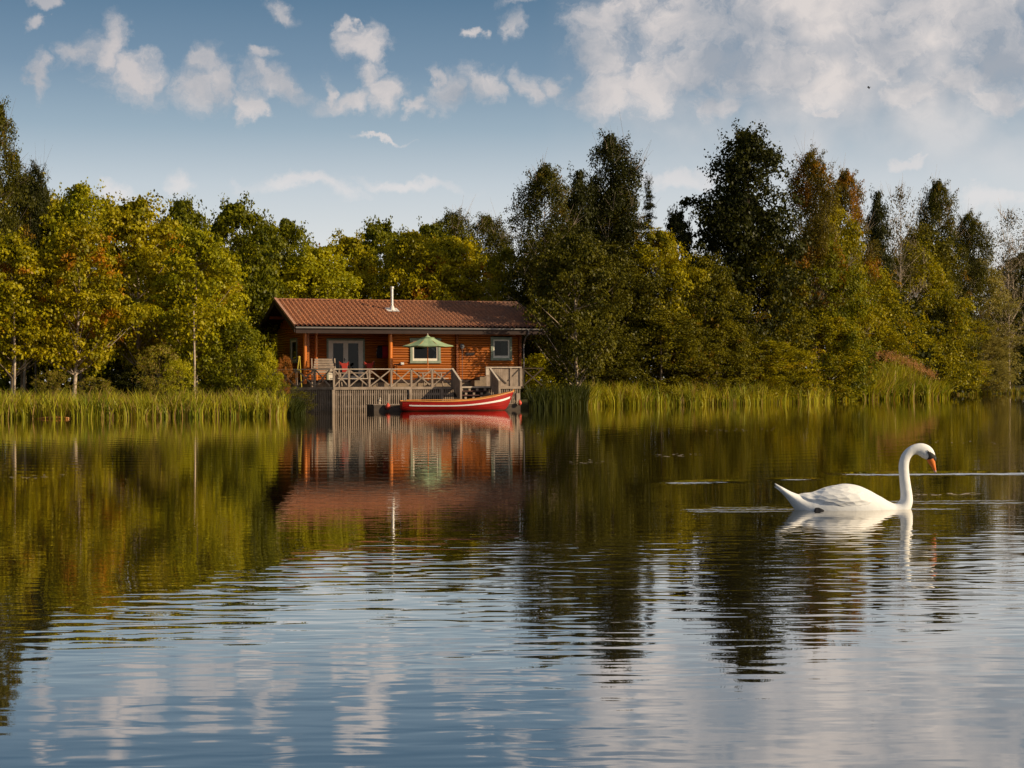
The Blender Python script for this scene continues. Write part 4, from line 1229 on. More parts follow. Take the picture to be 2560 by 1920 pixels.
def leaves(P, size, aspect, out, droop, rg):
    """P: leaf positions (N,3); returns diamond quads"""
    N = len(P)
    nrm = rg.normal(size=(N, 3)) * 0.75 + out * 1.3 + np.array([0, 0, 0.3])
    nrm /= np.linalg.norm(nrm, axis=1)[:, None]
    ax = rg.normal(size=(N, 3)) + out * 0.6 + np.array([0, 0, -droop])
    ax -= nrm * (ax * nrm).sum(1)[:, None]; ax /= np.linalg.norm(ax, axis=1)[:, None] + 1e-9
    sd2 = np.cross(nrm, ax)
    L_ = (size * rg.uniform(0.6, 1.3, N))[:, None]; Wd = L_ * aspect
    V = np.empty((N, 4, 3), np.float32)
    V[:, 0] = P - ax * L_ * 0.5; V[:, 1] = P + sd2 * Wd * 0.5 - ax * L_ * 0.05; V[:, 2] = P + ax * L_ * 0.5; V[:, 3] = P - sd2 * Wd * 0.5 - ax * L_ * 0.05
    F_ = np.arange(N * 4).reshape(N, 4)
    return V.reshape(-1, 3), F_


ENV = {
    'round': ([0.0, 0.08, 0.25, 0.5, 0.75, 0.92, 1.0], [0.30, 0.62, 0.92, 1.0, 0.80, 0.45, 0.10]),
    'bush': ([0.0, 0.15, 0.4, 0.65, 0.85, 1.0], [0.95, 1.0, 0.98, 0.82, 0.5, 0.10]),
    'spire': ([0.0, 0.1, 0.3, 0.6, 0.85, 1.0], [0.5, 0.95, 1.0, 0.78, 0.52, 0.15]),
    'cone': ([0.0, 0.1, 0.5, 1.0], [0.9, 1.0, 0.55, 0.03]),
    'oval': ([0.0, 0.12, 0.35, 0.6, 0.82, 0.94, 1.0], [0.45, 0.9, 1.0, 0.95, 0.78, 0.5, 0.15]),
    'plume': ([0.0, 0.2, 0.5, 0.8, 1.0], [0.35, 0.6, 1.0, 0.9, 0.25]),
}


def tree_data(seed, Hh, R, z0, env, ncl, nlf, csz, lsz, asp, droop, fill=0.5, flat=0.75, limbs=40, trunk_r=0.16, lean=0.0, nbare=0):
    rg = np.random.default_rng(seed)
    ts, rs = ENV[env]
    # lumpy silhouette
    ph = rg.uniform(0, 6.28, 6)
    PH = rg.uniform(0, 6.28, 4)
    def lump(a, t): return 1 + 0.17 * math.sin(2 * a + ph[0] + 4 * t) + 0.16 * math.sin(3 * a + ph[1] - 9 * t) + 0.14 * math.sin(13 * t + ph[2] + a)
    V = []; F_ = []; off = 0; tips = []
    for i in range(ncl):
        t = rg.uniform(0, 1) ** 0.85
        a = rg.uniform(0, 6.283)
        r = R * np.interp(t, ts, rs) * lump(a, t) * (1 - fill * rg.uniform(0, 1) ** 1.7)
        z = z0 + (Hh - z0) * t
        c = np.array([r * math.cos(a) + lean * z, r * math.sin(a), z])
        tips.append((c, t))
        sz = csz * rg.uniform(0.6, 1.25) * (0.55 if t > 0.92 else 1)
        n_ = int(nlf * rg.uniform(0.6, 1.3) * (sz / csz))
        P = rg.normal(size=(n_, 3)); P /= np.linalg.norm(P, axis=1)[:, None]; P[:, 2] = np.where(rg.uniform(0, 1, n_) < 0.6, np.abs(P[:, 2]), P[:, 2]); P *= (rg.uniform(0.25, 1, n_) ** 0.4)[:, None]
        out = P.copy()
        P = P * np.array([sz, sz, sz * flat]) + c
        if droop > 0.8: P[:, 2] -= rg.uniform(0, 1, n_) ** 1.5 * sz * 1.1
        v, f = leaves(P, lsz, asp, out, droop, rg)
        V.append(v); F_.append(f + off); off += len(v)
    # stray sprays that break the outline
    for i in range(int(ncl * 0.6)):
        t = rg.uniform(0.05, 1); a = rg.uniform(0, 6.283)
        r = R * np.interp(t, ts, rs) * lump(a, t) * rg.uniform(0.95, 1.15) + csz * 0.25
        z = z0 + (Hh - z0) * t + rg.uniform(0, csz * 0.5)
        c = np.array([r * math.cos(a) + lean * z, r * math.sin(a), z]); tips.append((c, t))
        n_ = int(nlf * 0.22) + 3
        dirn = np.array([math.cos(a), math.sin(a), 0.5 - droop * 0.7 + (t > 0.8) * 0.9]); dirn /= np.linalg.norm(dirn)
        P = c + dirn * rg.uniform(-0.7, 0.7, n_)[:, None] * csz + rg.normal(size=(n_, 3)) * csz * 0.16
        v, f = leaves(P, lsz * 0.9, asp, np.tile(dirn, (n_, 1)) * 0.3, droop, rg)
        V.append(v); F_.append(f + off); off += len(v)
    # leader shoots on top
    for i in range(5):
        a = rg.uniform(0, 6.28); q = rg.uniform(0, 0.35) * R; n_ = int(nlf * 0.5)
        b = np.array([q * math.cos(a) + lean * Hh, q * math.sin(a), Hh - (Hh - z0) * rg.uniform(0.0, 0.10)])
        P = b + np.stack([rg.normal(size=n_) * csz * 0.16, rg.normal(size=n_) * csz * 0.16, rg.uniform(-0.9, 0.45, n_) * csz], 1)
        v, f = leaves(P, lsz * 0.9, asp, np.zeros((n_, 3)), droop * 0.3, rg)
        V.append(v); F_.append(f + off); off += len(v)
    crown = (np.concatenate(V), np.concatenate(F_))
    # trunk and limbs
    mb = MB()
    pts = []; rad = []
    for k in range(9):
        t = k / 8; z = (Hh * 0.96) * t - 0.3
        pts.append((lean * z + 0.05 * Hh / 10 * math.sin(3 * t + ph[3]), 0.05 * Hh / 10 * math.cos(4 * t + ph[4]), z)); rad.append(trunk_r * (1 - 0.93 * t ** 0.9) * (1.35 if k == 0 else 1))
    mb.tube(pts, rad, 8)
    def trunk_at(z):
        t = min(1, max(0, (z + 0.3) / (Hh * 0.96)))
        return np.array([lean * z + 0.05 * Hh / 10 * math.sin(3 * t + ph[3]), 0.05 * Hh / 10 * math.cos(4 * t + ph[4]), z])
    order = rg.permutation(len(tips))[:limbs]
    for j in order:
        c, t = tips[j]
        rh = math.hypot(c[0] - lean * c[2], c[1])
        zb = max(0.35 if env == 'bush' else z0 * 0.8, c[2] - rh * rg.uniform(0.5, 1.1))
        b = trunk_at(zb); midp = b + (c - b) * 0.5 + np.array([0, 0, -0.06 * rh]) + rg.normal(size=3) * 0.05 * rh
        r0 = trunk_r * 0.36 * (1 - t * 0.6)
        mb.tube([b, midp, c + np.array([0, 0, -0.05])], [r0, r0 * 0.6, r0 * 0.15], 4, caps=False)
    for i in range(nbare):          # fine bare twigs
        c, t = tips[rg.integers(len(tips))]
        for q in range(3):
            d = rg.normal(size=3) * 0.35 + np.array([c[0], c[1], 0]) / (R + 0.1) * 0.5 + np.array([0, 0, 0.6])
            mb.tube([c, c + d * csz * 0.8, c + d * csz * 1.6 + rg.normal(size=3) * 0.1], [0.014, 0.009, 0.004], 3, caps=False)
    return crown, mb


PROTO = {}


def proto(kind, k):
    key = (kind, k)
    if key in PROTO: return PROTO[key]
    sd_ = hash(kind) if False else sum(ord(c) for c in kind) * 17 + k * 101
    T = {
        'maple':  dict(Hh=10, R=2.9, z0=2.0, env='round', ncl=165, nlf=165, csz=0.80, lsz=0.20, asp=0.85, droop=0.5, flat=0.55, trunk_r=0.17),
        'canopy': dict(Hh=10, R=3.2, z0=1.2, env='round', ncl=175, nlf=160, csz=0.85, lsz=0.19, asp=0.75, droop=0.3, flat=0.8, trunk_r=0.18),
        'alder':  dict(Hh=14, R=3.4, z0=1.5, env='spire', ncl=270, nlf=125, csz=0.85, lsz=0.19, asp=0.75, droop=0.3, fill=0.7, trunk_r=0.2),
        'bushy':  dict(Hh=9, R=3.2, z0=0.2, env='bush', ncl=190, nlf=165, csz=0.72, lsz=0.16, asp=0.7, droop=0.3, fill=0.4, limbs=30, trunk_r=0.13),
        'birch':  dict(Hh=14, R=2.2, z0=3.0, env='oval', ncl=210, nlf=200, csz=0.66, lsz=0.15, asp=0.6, droop=1.0, fill=0.75, flat=1.1, limbs=90, trunk_r=0.13, nbare=60),
        'sparse': dict(Hh=13, R=2.3, z0=3.0, env='plume', ncl=150, nlf=34, csz=0.6, lsz=0.15, asp=0.6, droop=0.9, fill=0.9, flat=1.1, limbs=80, trunk_r=0.09, nbare=130),
        'larch':  dict(Hh=10, R=2.2, z0=1.0, env='cone', ncl=170, nlf=50, csz=0.45, lsz=0.17, asp=0.2, droop=0.2, fill=0.8, flat=0.45, limbs=120, trunk_r=0.12, nbare=40),
        'spruce': dict(Hh=13, R=1.9, z0=1.0, env='cone', ncl=150, nlf=60, csz=0.40, lsz=0.20, asp=0.22, droop=0.1, fill=0.9, flat=0.3, limbs=140, trunk_r=0.11, nbare=160),
        'willow': dict(Hh=12, R=3.0, z0=0.2, env='bush', ncl=210, nlf=150, csz=0.75, lsz=0.21, asp=0.3, droop=0.1, fill=0.4, limbs=60, trunk_r=0.2),
        'shrub':  dict(Hh=3.4, R=1.7, z0=0.1, env='bush', ncl=90, nlf=120, csz=0.42, lsz=0.13, asp=0.6, droop=0.2, limbs=30, trunk_r=0.05),
        'sapling': dict(Hh=3.0, R=1.4, z0=0.1, env='plume', ncl=110, nlf=42, csz=0.30, lsz=0.13, asp=0.3, droop=-0.5, limbs=60, trunk_r=0.03),
    }[kind]
    crown, mbt = tree_data(sd_, **T)
    PROTO[key] = (T, crown, mbt, {}, {})
    return PROTO[key]


def tree(name, kind, k, px, ytop, hw, D, leaf, label, cat='tree', bark=None, group=None, rz=None, base=None, lean=None):
    T, crown, mbt, cache, tcache = proto(kind, k)
    bark = bark or BARK
    while base is None and D < shore((px - 1280) / F * D) + 1.5: D += 1.0
    p = pw(px, ytop, D)
    gz = ground_z(p.x, D) if base is None else base
    e = empty(name, (p.x, D, gz - 0.05), rng.uniform(0, 6.28) if rz is None else rz)
    tag(e, label, cat, group)
    s = (hw / F * D) / T['R']; sz = (p.z - gz) / (T['Hh'] + 0.25)
    e.scale = (s, s, sz)
    if lean: e.rotation_euler = (0, lean, e.rotation_euler.z)
    if leaf not in cache:
        o = link_mesh('crown', crown[0], crown[1], LM[leaf]); cache[leaf] = o.data
    else:
        o = bpy.data.objects.new('crown', cache[leaf]); COL.objects.link(o)
    o.parent = e
    if bark.name not in tcache:
        t = mbt.build('trunk', bark, None, smooth=True); tcache[bark.name] = t.data
    else:
        t = bpy.data.objects.new('trunk', tcache[bark.name]); COL.objects.link(t)
    t.parent = e
    return e


GL = 'trees on the left bank'; GB = 'trees behind the cabin'; GR = 'trees on the right bank'
TREES = [
    # name, kind, k, px, ytop, halfwidth, D, leaf, label, bark
    ('birch_tree', 'birch', 0, -12, 252, 70, 88, 'birch', 'tall airy birch cut off by the far left edge, above all left trees', BARK, GL),
    ('pine_tree', 'birch', 1, 88, 405, 46, 92, 'dark', 'small dark tufted tree top beside the tall airy birch at far left', BARK, GL),
    ('maple_tree', 'maple', 0, 182, 555, 108, 75, 'maple_orange', 'yellow-green maple with orange patches and a leaning pale trunk', PALE, GL),
    ('maple_tree', 'maple', 1, 28, 590, 105, 74, 'maple', 'yellow-brown maple at the left edge with two slim trunks', BARK, GL),
    ('maple_tree', 'maple', 2, 342, 492, 112, 82, 'maple', 'tall olive maple with a straight pale trunk, next to the orange-patched one', PALE, GL),
    ('broadleaf_tree', 'canopy', 0, 205, 462, 118, 93, 'bright', 'bright green broadleaf behind the orange-patched maple', BARK, GL),
    ('broadleaf_tree', 'canopy', 1, 60, 440, 120, 96, 'maple', 'olive broadleaf filling the top left corner of the wood', BARK, GL),
    ('broadleaf_tree', 'maple', 0, 490, 570, 95, 79, 'bright', 'soft light green tree with a slim pale trunk left of the large rounded shrub', PALE, GL),
    ('broadleaf_tree', 'canopy', 2, 455, 500, 90, 98, 'green', 'dark green crown between the olive maple and the highest dark crown', BARK, GL),
    ('broadleaf_tree', 'maple', 1, 590, 505, 96, 95, 'green', 'dark green crown with the highest top left of the cabin', BARK, GL),
    ('broadleaf_tree', 'canopy', 1, 715, 545, 92, 104, 'green', 'dark green crown sloping down above the cabin gable', BARK, GB),
    ('broadleaf_tree', 'canopy', 0, 625, 612, 92, 101, 'bright', 'yellow-green crown close beside the gable of the cabin', BARK, GL),
    ('willow_tree', 'canopy', 2, 795, 618, 112, 102, 'bright', 'rounded light green tree rising behind the left half of the roof', BARK, GB),
    ('maple_tree', 'maple', 2, 950, 552, 84, 112, 'green', 'dark round crown above the steel chimney', BARK, GB),
    ('maple_tree', 'maple', 1, 870, 590, 92, 107, 'maple', 'olive maple with brown tints just left of the chimney', BARK, GB),
    ('broadleaf_tree', 'canopy', 1, 1030, 575, 105, 105, 'maple', 'yellow-olive crown behind the middle of the roof', BARK, GB),
    ('birch_tree', 'birch', 1, 1135, 524, 62, 118, 'birch', 'feathery birch top above the right half of the roof', PALE, GB),
    ('birch_tree', 'birch', 0, 1222, 536, 62, 120, 'birch', 'feathery birch top nearest the tall dark right-hand trees', PALE, GB),
    ('broadleaf_tree', 'maple', 0, 1135, 590, 100, 106, 'maple', 'yellow-green maple behind the right half of the roof', BARK, GB),
    ('larch_tree', 'larch', 0, 1222, 688, 66, 103, 'larch', 'small feathery yellow larch peeping over the ridge', BARK, GB),
    ('broadleaf_tree', 'canopy', 0, 1270, 620, 80, 110, 'olive', 'shaded olive tree at the right end of the ridge', BARK, GB),
    # right-hand bank, tall ones
    ('birch_tree', 'birch', 2, 1362, 410, 74, 102, 'birch', 'drooping dark birch, first of the tall tops right of the cabin', PALE, GR),
    ('birch_tree', 'birch', 0, 1532, 333, 76, 108, 'dark', 'tall narrow birch with a bushy dark top left of the small conifer', PALE, GR),
    ('alder_tree', 'alder', 0, 1445, 425, 66, 106, 'dark', 'ragged dark alder between the drooping birch and the tall narrow birch', DARKBARK, GR),
    ('alder_tree', 'alder', 1, 1540, 440, 84, 109, 'alder', 'dark alder beneath the tall narrow birch top', DARKBARK, GR),
    ('spruce_tree', 'spruce', 0, 1622, 438, 52, 112, 'spruce', 'thin pointed conifer against the sky between the tall trees', DARKBARK, GR),
    ('maple_tree', 'maple', 2, 1693, 524, 48, 112, 'dark', 'small dark rounded tree top just right of the conifer', DARKBARK, GR),
    ('alder_tree', 'alder', 2, 1868, 322, 135, 112, 'dark', 'broad dark alder, the tallest tree of all, with a branch reaching left', DARKBARK, GR),
    ('birch_tree', 'birch', 1, 2025, 372, 62, 118, 'birch_orange', 'tall birch turning orange right of the tallest alder', PALE, GR),
    ('birch_tree', 'birch', 2, 2113, 424, 58, 121, 'birch_orange', 'shorter birch with orange lower leaves, second right of the tallest alder', PALE, GR),
    ('alder_tree', 'alder', 0, 2192, 478, 46, 128, 'dark', 'narrow dark tree beside the nearly bare birch', DARKBARK, GR),
    ('birch_tree', 'sparse', 0, 2250, 460, 62, 131, 'sparse', 'nearly bare birch with thin twigs against the sky', PALE, GR),
    ('birch_tree', 'birch', 2, 2345, 450, 54, 134, 'birch', 'leafy narrow birch right of the nearly bare one', PALE, GR),
    ('birch_tree', 'birch', 1, 2420, 528, 50, 142, 'birch', 'small round-headed birch above the silvery willow', PALE, GR),
    ('birch_tree', 'sparse', 0, 2520, 520, 62, 190, 'sparse', 'pale almost leafless birch standing alone near the right edge', PALE, GR),
    ('broadleaf_tree', 'canopy', 1, 2570, 630, 100, 205, 'dark', 'dark tree in shade at the right edge behind the willow', DARKBARK, GR),
    ('broadleaf_tree', 'bushy', 1, 2520, 760, 90, 200, 'dark', 'dark low tree at the right edge over the far shoreline', DARKBARK, GR),
    ('broadleaf_tree', 'canopy', 2, 130, 500, 105, 100, 'green', 'dark green crown showing between the two brightest left crowns', BARK, GL),
    ('broadleaf_tree', 'canopy', 0, 400, 560, 90, 90, 'maple', 'olive-green crown filling the gap behind the straight pale trunk', BARK, GL),
    ('broadleaf_tree', 'canopy', 2, 530, 620, 80, 88, 'maple', 'low olive crown directly behind the light green shrub top', BARK, GL),
    ('broadleaf_tree', 'maple', 1, 655, 560, 80, 106, 'green', 'deep green crown between the highest dark crown and the sloping one', BARK, GB),
    ('broadleaf_tree', 'canopy', 2, 1075, 560, 90, 116, 'green', 'dark crown below the feathery birch top behind the roof', BARK, GB),
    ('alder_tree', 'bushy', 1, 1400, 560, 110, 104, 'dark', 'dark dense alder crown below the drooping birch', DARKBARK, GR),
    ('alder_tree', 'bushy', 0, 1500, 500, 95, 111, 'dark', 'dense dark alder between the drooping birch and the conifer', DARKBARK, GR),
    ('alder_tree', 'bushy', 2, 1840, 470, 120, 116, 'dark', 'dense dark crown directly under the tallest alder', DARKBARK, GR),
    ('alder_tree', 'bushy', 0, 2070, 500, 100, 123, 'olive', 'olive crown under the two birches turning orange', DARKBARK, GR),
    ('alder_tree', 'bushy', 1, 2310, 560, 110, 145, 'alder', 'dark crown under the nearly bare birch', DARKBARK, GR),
    # front mass; darker leaf colours towards the left stand in for shade
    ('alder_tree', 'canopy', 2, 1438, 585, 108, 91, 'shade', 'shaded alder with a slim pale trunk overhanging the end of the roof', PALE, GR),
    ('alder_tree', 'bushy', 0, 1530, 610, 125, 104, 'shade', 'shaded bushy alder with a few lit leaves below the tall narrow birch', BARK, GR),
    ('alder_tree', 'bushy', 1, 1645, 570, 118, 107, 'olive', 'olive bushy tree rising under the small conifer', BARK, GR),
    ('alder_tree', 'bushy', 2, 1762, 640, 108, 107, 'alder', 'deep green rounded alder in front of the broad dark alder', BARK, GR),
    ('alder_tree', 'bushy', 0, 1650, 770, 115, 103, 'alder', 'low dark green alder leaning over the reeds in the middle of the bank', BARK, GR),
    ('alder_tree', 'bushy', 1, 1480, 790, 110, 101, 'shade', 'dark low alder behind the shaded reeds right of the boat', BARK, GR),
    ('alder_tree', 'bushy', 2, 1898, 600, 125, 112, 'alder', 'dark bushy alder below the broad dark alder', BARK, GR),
    ('alder_tree', 'bushy', 1, 2045, 575, 120, 119, 'green', 'green bushy tree below the birch turning orange', BARK, GR),
    ('alder_tree', 'bushy', 0, 2155, 655, 125, 126, 'olive', 'yellow bushy tree in the middle of the right bank', BARK, GR),
    ('alder_tree', 'bushy', 2, 2285, 610, 112, 140, 'olive', 'olive tree below the nearly bare birch', BARK, GR),
    ('willow_tree', 'willow', 0, 2448, 640, 92, 170, 'willow', 'silvery willow at the right end of the wood', BARK, GR),
    ('willow_tree', 'willow', 1, 2352, 740, 105, 156, 'olive', 'yellow-green willow leaning over the plumed reeds', BARK, GR),
    ('alder_tree', 'bushy', 1, 1900, 835, 118, 109, 'olive', 'low lit alder bush above the bright reeds', BARK, GR),
    ('alder_tree', 'bushy', 2, 2040, 765, 112, 115, 'olive', 'lit bushy alder left of the plumed reeds', BARK, GR),
    ('alder_tree', 'bushy', 0, 1790, 780, 95, 106, 'alder', 'shaded alder bush between two lit ones over the reeds', BARK, GR),
    ('alder_tree', 'bushy', 2, 2180, 800, 95, 128, 'olive', 'yellow alder bush directly behind the plumed reeds', BARK, GR),
    ('willow_tree', 'willow', 1, 2440, 800, 80, 168, 'willow', 'low silvery willow boughs touching the water', BARK, GR),
]
for (nm, kd, k, px_, yt, hw, D_, lf, lb, bk_, gp) in TREES:
    base = None
    te = tree(nm, kd, k, px_, yt, hw, D_, lf, lb, 'tree', bk_, gp, lean=(-0.05 if 'leaning pale' in lb else None))
    if 'branch reaching left' in lb: BIG = te

# the long side branch of the broad alder
bpts = [pw(x_, y_, 112) for x_, y_ in ((1850, 620), (1800, 560), (1765, 525), (1735, 505), (1712, 508))]
inv = Matrix.LocRotScale(BIG.location, BIG.rotation_euler, BIG.scale).inverted()
m = MB(); m.tube([inv @ p_ for p_ in bpts], [0.09, 0.07, 0.05, 0.03, 0.012], 6); sbr = m.build('side_branch', DARKBARK, BIG, smooth=True)
PP = []
for p_, n_, sc_ in ((bpts[1], 260, 0.55), (bpts[2], 260, 0.45), (bpts[3], 240, 0.38), (bpts[4], 160, 0.26)):
    PP.append(np.array(p_) + rng.normal(size=(n_, 3)) * np.array([1, 1, 0.6]) * sc_ * 0.8)
PP = np.concatenate(PP); v, f = leaves(PP, 0.19, 0.75, rng.normal(size=PP.shape) * 0.3, 0.3, rng)
v = np.array([inv @ Vector(map(float, q)) for q in v]); link_mesh('branch_leaves', v, f, LM['dark'], sbr)

SHR = [
    ('shrub', 'shrub', 0, 590, 790, 84, 79, 'green', 'large rounded green shrub between the light tree and the cabin gable', 'shrub'),
    ('shrub', 'shrub', 1, 575, 772, 75, 82, 'bright', 'light green shrub top behind the large rounded shrub', 'shrub'),
    ('shrub', 'sapling', 0, 398, 850, 60, 75, 'grass', 'bushy upright shrub on the bank between two pale trunks', 'shrub'),
    ('shrub', 'sapling', 1, 448, 888, 46, 73, 'bright', 'low bright green bush at the top of the left reeds', 'shrub'),
    ('shrub', 'shrub', 2, 668, 866, 32, 78, 'bright', 'sunlit leafy shrub in front of the cabin gable', 'shrub'),
    ('shrub', 'sapling', 0, 690, 945, 42, 77, 'green', 'dark weedy shrub at the corner of the deck', 'shrub'),
    ('shrub', 'sapling', 1, 130, 918, 40, 73, 'grass', 'low weedy bush on the bank below the leaning trunk', 'shrub'),
    ('shrub', 'sapling', 0, 235, 935, 50, 73, 'grass', 'low weedy bush on the bank between the two maples', 'shrub'),
    ('shrub', 'shrub', 1, 340, 905, 60, 79, 'dark', 'shaded dark bush behind the left reeds near the straight trunk', 'shrub'),
    ('shrub', 'shrub', 0, 1345, 880, 60, 97, 'bright', 'yellow-green bush glimpsed between cabin corner and dark alder', 'shrub'),
    ('shrub', 'sapling', 1, 712, 880, 22, 82, 'dry', 'dried orange flower bush beside the gable end of the deck', 'shrub'),
    ('shrub', 'shrub', 2, 1290, 960, 30, 92, 'reed_dark', 'dark weedy bush under the right end of the deck', 'shrub'),
]
for (nm, kd, k, px_, yt, hw, D_, lf, lb, ct) in SHR:
    tree(nm, kd, k, px_, yt, hw, D_, lf, lb, ct, DARKBARK, 'shrubs around the cabin')
tree('shrub', 'sapling', 1, 752, 972, 40, 80.5, 'shade', 'weedy plant at the waterline where the slatted screen meets the reeds', 'shrub', DARKBARK, 'shrubs around the cabin', base=-0.1)
# extra slim trunks seen on the left bank, each a young tree with a small crown
for (px_, D_, yt, r_, lb) in ((34, 73, 800, 0.055, 'slim young tree with a pale stem at the far left of the bank'), (52, 75, 800, 0.05, 'second slim young tree close beside the first at far left'),
                          (60, 80, 790, 0.05, 'thin dark young tree behind the pair of slim pale stems'), (200, 79, 800, 0.06, 'thin reddish-stemmed young tree just right of the leaning trunk'), (186, 82, 800, 0.08, 'dark young tree directly behind the orange-patched maple'),
                          (484, 77, 815, 0.05, 'slim pale young tree left of the large rounded shrub')):
    p = pw(px_, yt, D_); gz = ground_z(p.x, D_)
    e = empty('young_tree', (p.x, D_, gz), 0); tag(e, lb, 'tree', 'young trees on the left bank')
    hh_ = p.z - gz
    m = MB(); m.tube([(0, 0, -0.2), (0.04, 0, hh_ * 0.5), (0, 0.03, hh_ + 0.8)], [r_ * 1.2, r_, r_ * 0.6], 7); m.build('trunk', PALE if 'pale' in lb else BARK, e, smooth=True)
    P = rng.normal(size=(700, 3)) * np.array([0.6, 0.6, 0.5]) + np.array([0, 0, hh_ + 0.4])
    v, f = leaves(P, 0.17, 0.7, rng.normal(size=(700, 3)) * 0.3, 0.3, rng)
    link_mesh('crown', v, f, LM['maple'], e)


# deep woodland undergrowth behind the individual trees
def mass(name, segs, n, zhi, leaf, label, size=0.28, seed=3, asp=0.8):
    rg = np.random.default_rng(seed)
    P = []
    tot = sum(math.hypot(b[0] - a[0], b[1] - a[1]) for a, b, *_ in segs)
    for (a, b, dep, h0, h1) in segs:
        k = int(n * math.hypot(b[0] - a[0], b[1] - a[1]) / tot)
        t = rg.uniform(0, 1, k); d = rg.uniform(0, 1, k) * dep
        x = a[0] + (b[0] - a[0]) * t; y = a[1] + (b[1] - a[1]) * t + d
        top = (h0 + (h1 - h0) * t) * (0.78 + 0.22 * np.sin(x * 1.1 + 1.3 * np.sin(x * 0.37)) * np.cos(x * 0.5))
        z = 0.3 + rg.uniform(0, 1, k) ** 0.9 * top
        P.append(np.stack([x, y, z], 1))
    P = np.concatenate(P)
    v, f = leaves(P, size, asp, rg.normal(size=P.shape) * 0.2, 0.2, rg)
    o = link_mesh(name, v, f, LM[leaf]); tag(o, label, 'undergrowth', kind='stuff'); return o


def pX(px, D): return pw(px, 960, D).x


mass('undergrowth', [((pX(-150, 100), 96), (pX(500, 100), 99), 6, 8.5, 7.5), ((pX(500, 100), 99), (pX(760, 108), 108), 6, 7.5, 7.0), ((pX(740, 112), 112), (pX(1330, 112), 114), 6, 7.5, 7.0)],
     60000, 8, 'green', 'deep green undergrowth and far branches behind the trees left of and behind the cabin', 0.34)
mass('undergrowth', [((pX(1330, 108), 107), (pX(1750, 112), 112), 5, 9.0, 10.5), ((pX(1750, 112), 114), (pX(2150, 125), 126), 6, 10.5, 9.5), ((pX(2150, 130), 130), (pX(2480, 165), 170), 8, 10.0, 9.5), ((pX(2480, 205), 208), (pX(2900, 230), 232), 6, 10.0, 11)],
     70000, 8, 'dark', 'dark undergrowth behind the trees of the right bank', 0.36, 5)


# ------------------------------------------------------------------ reeds and grasses
def reeds(name, path, n, h0, h1, leaf, label, width=0.045, depth=1.6, seed=1, bend=0.35, cat='reeds', kind='stuff', hmod=None):
    """blades along a path of (x, y) points"""
    rg = np.random.default_rng(seed)
    path = np.array(path, float); seg = np.hypot(*(path[1:] - path[:-1]).T); cum = np.concatenate([[0], np.cumsum(seg)])
    s = rg.uniform(0, cum[-1], n)
    # grow in clumps
    cl = rg.uniform(0, cum[-1], max(6, n // 24)); ci = rg.integers(0, len(cl), n); inc = rg.uniform(0, 1, n) < 0.75; s = np.where(inc, cl[ci] + rg.normal(size=n) * 0.15, s)
    ch = rg.uniform(0.6, 1.25, len(cl)); ca = rg.uniform(0, 6.283, len(cl)); cy = rg.normal(size=len(cl)) * 0.45
    s = np.clip(s, 0, cum[-1])
    x = np.interp(s, cum, path[:, 0]); y = np.interp(s, cum, path[:, 1]) + rg.uniform(0, 1, n) ** 1.3 * depth - 0.1
    hg = rg.uniform(h0, h1, n) * np.where(inc, ch[ci], 0.85)
    y = y + np.where(inc, cy[ci], 0) + 0.5 * np.sin(s * 1.1) * np.sin(s * 0.43 + 2)
    if hmod is not None: hg = hg * hmod(s / cum[-1])
    a = np.where(inc, ca[ci] + rg.normal(size=n) * 0.7, rg.uniform(0, 6.283, n)); bd = bend * rg.uniform(0.1, 1.4, n) * hg
    tw = rg.uniform(0, 6.283, n)
    base = np.stack([x, y, np.full(n, -0.05)], 1)
    K = 5; V = np.empty((n, 2 * K, 3), np.float32)
    sdv = np.stack([np.cos(tw), np.sin(tw), np.zeros(n)], 1)
    wd = width * rg.uniform(0.6, 1.3, n)
    for k in range(K):
        t = k / (K - 1)
        c = base + np.stack([np.cos(a) * bd * t ** 2.2, np.sin(a) * bd * t ** 2.2, hg * (t - 0.18 * bend * t ** 3)], 1)
        w_ = (wd * (1 - t ** 2.5 * 0.92) / 2)[:, None]
        V[:, 2 * k] = c - sdv * w_; V[:, 2 * k + 1] = c + sdv * w_
    F_ = []
    b = (np.arange(n) * 2 * K)[:, None]
    for k in range(K - 1):
        F_.append(np.concatenate([b + 2 * k, b + 2 * k + 1, b + 2 * k + 3, b + 2 * k + 2], 1))
    o = link_mesh(name, V.reshape(-1, 3), np.concatenate(F_), LM[leaf])
    if label: tag(o, label, cat, kind=kind)
    return o


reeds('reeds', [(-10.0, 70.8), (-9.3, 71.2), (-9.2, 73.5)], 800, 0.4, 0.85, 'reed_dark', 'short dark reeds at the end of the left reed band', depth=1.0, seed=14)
left = [(x, float(np.interp(x, [-21, -15, -9.3], [66.5, 68.5, 70.5])) - 0.5) for x in np.linspace(-24, -9.5, 16)]
reeds('reeds', left, 11000, 0.45, 1.22, 'reed', 'band of sunlit yellow-green reeds along the left bank', depth=2.2, seed=1, bend=0.4, width=0.042)
reeds('reeds', [(x, shore(x) + 1.6) for x in np.linspace(-24, -11.3, 12)], 4500, 0.8, 1.25, 'grass', 'rank grass and weeds behind the left reeds', depth=3.0, seed=2, bend=0.6, width=0.06)
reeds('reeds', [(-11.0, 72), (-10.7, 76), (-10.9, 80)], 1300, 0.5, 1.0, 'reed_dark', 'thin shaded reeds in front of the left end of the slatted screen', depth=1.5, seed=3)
reeds('reeds', [(x, shore(x) - 0.8) for x in np.linspace(0.9, 4.2, 8)], 3000, 0.7, 1.5, 'reed_dark', 'tall dark reeds in shade just right of the jetty', depth=2.2, seed=4)
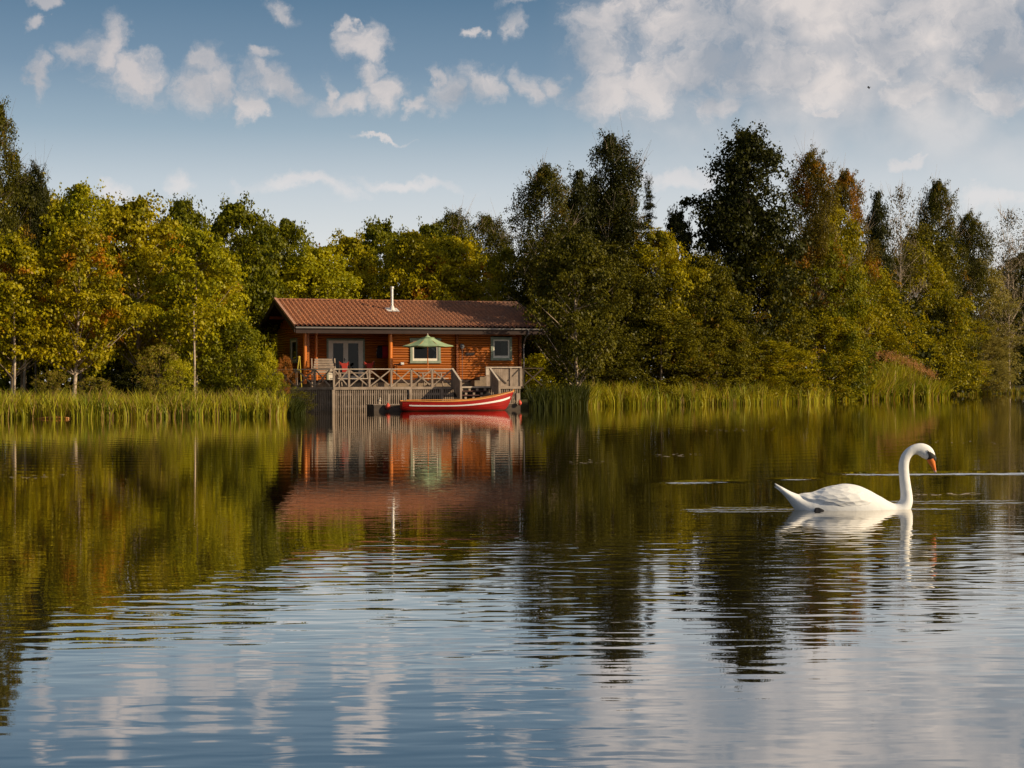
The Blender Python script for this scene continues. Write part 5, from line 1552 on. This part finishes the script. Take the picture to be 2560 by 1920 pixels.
reeds('reeds', [(x, shore(x) - 0.6) for x in np.linspace(4.0, 19.5, 16)], 12500, 0.55, 1.5, 'reed', 'band of sunlit reeds along the right bank', depth=2.0, seed=5, bend=0.4, width=0.045, hmod=lambda q: np.interp(q, [0, 0.06, 0.85, 1], [0.9, 1, 0.95, 0.6]))
reeds('grass', [(x, shore(x) - 1.2) for x in np.linspace(18.5, 29, 12)], 7500, 0.55, 1.1, 'reed', 'short grassy bank between the reeds and the plumed clump', depth=3.0, seed=6, width=0.06, cat='grass')
reeds('grass', [(x, shore(x) - 0.4) for x in np.linspace(30, 60, 14)], 3500, 0.4, 1.0, 'grass', 'thin grass at the foot of the willows on the far shore', depth=3.0, seed=7, width=0.09, cat='grass')
# plumed reed clump
pc = pw(2280, 985, 125); pe = empty('plumed_reeds', (pc.x, pc.y, 0)); tag(pe, 'tall clump of plumed reeds with pinkish brown heads on the right bank', 'reeds')
o = reeds('reed_stalks', [(-3.4, 0.3), (3.6, 6.5)], 5200, 1.5, 3.0, 'reed', None, width=0.07, depth=3.0, seed=8, hmod=lambda q: np.interp(q, [0, 0.2, 0.55, 1], [0.5, 1.0, 1.0, 0.45])); o.parent = pe
o = reeds('lower_leaves', [(-3.8, -0.4), (4.2, 5.8)], 3200, 0.8, 1.8, 'reed', None, width=0.08, depth=1.6, seed=9, bend=0.7); o.parent = pe
rg = np.random.default_rng(12); P = []
for i in range(170):
    q = rg.uniform(0, 1); h_ = np.interp(q, [0, 0.2, 0.5, 1], [1.9, 3.4, 3.2, 1.7]) * rg.uniform(0.92, 1.08)
    c = np.array([-3.4 + 7 * q, 0.3 + 6.2 * q + rg.uniform(0, 1.5), h_]); P.append(c + rg.normal(size=(14, 3)) * np.array([0.08, 0.08, 0.17]))
P = np.concatenate(P); v, f = leaves(P, 0.14, 0.35, np.zeros(P.shape), -1.0, rg); link_mesh('plumes', v, f, LM['plume'], pe)

# ------------------------------------------------------------------ small things on and over the water
lg = pw(130, 1045, 66); lg.z = 0
m = MB(); m.tube([(-0.7, 0, 0.02), (-0.2, 0.05, 0.05), (0.3, 0, 0.04), (0.62, 0.02, 0.02)], [0.02, 0.05, 0.06, 0.03], 8); m.tube([(0.0, 0, 0.05), (0.1, 0.1, 0.22)], [0.025, 0.01], 6)
o = m.build('floating_branch', VARN, smooth=True); o.location = (lg.x, shore(lg.x) - 1.1, 0); tag(o, 'short orange-brown branch floating in front of the left reeds', 'branch')
rg = np.random.default_rng(4); P = []
for (x0, y0, x1, y1, n_) in ((1760, 1078, 1940, 1073, 22), (1420, 1160, 1520, 1152, 9), (1640, 1142, 1760, 1135, 14), (2270, 1240, 2440, 1236, 26), (920, 1140, 1000, 1155, 5), (20, 1196, 160, 1190, 12), (1300, 1075, 1360, 1085, 6), (2330, 1105, 2500, 1107, 9), (1100, 1108, 1290, 1100, 14)):
    for i in range(n_):
        t = rg.uniform(); px_ = x0 + (x1 - x0) * t + rg.normal() * 6; py_ = y0 + (y1 - y0) * t + rg.normal() * 2
        ye = py_ + A * (px_ - 1280); D_ = H * F / (ye - 960); P.append((pw(px_, py_, D_).x, D_, 0.012))
P = np.array(P); v, f = leaves(P, 0.10, 0.5, np.zeros(P.shape) + np.array([0, 0, 30.0]), 0, rg)
tag(link_mesh('floating_leaves', v, f, PALEW), 'pale fallen leaves and specks floating on the lake', 'leaves', kind='stuff')
bp_ = pw(2172, 219, 120)
b = empty('bird', tuple(bp_)); tag(b, 'tiny dark bird flying high in front of the clouds', 'bird')
m = MB(); m.tube([(-0.12, 0, 0), (-0.05, 0, 0.01), (0.06, 0, 0.02), (0.13, 0, 0.04)], [0.01, 0.035, 0.03, 0.008], 8); m.build('body', BLACKSK, b, smooth=True)
for s in (-1, 1):
    m = MB(); m.add([(-0.05, 0, 0.01), (0.05, 0, 0.02), (0.03, s * 0.14, s * 0.10 + 0.03), (-0.02, s * 0.30, s * 0.16), (-0.06, s * 0.14, s * 0.09)], [(0, 1, 2, 4), (2, 3, 4)]); m.build('wing', BLACKSK, b)
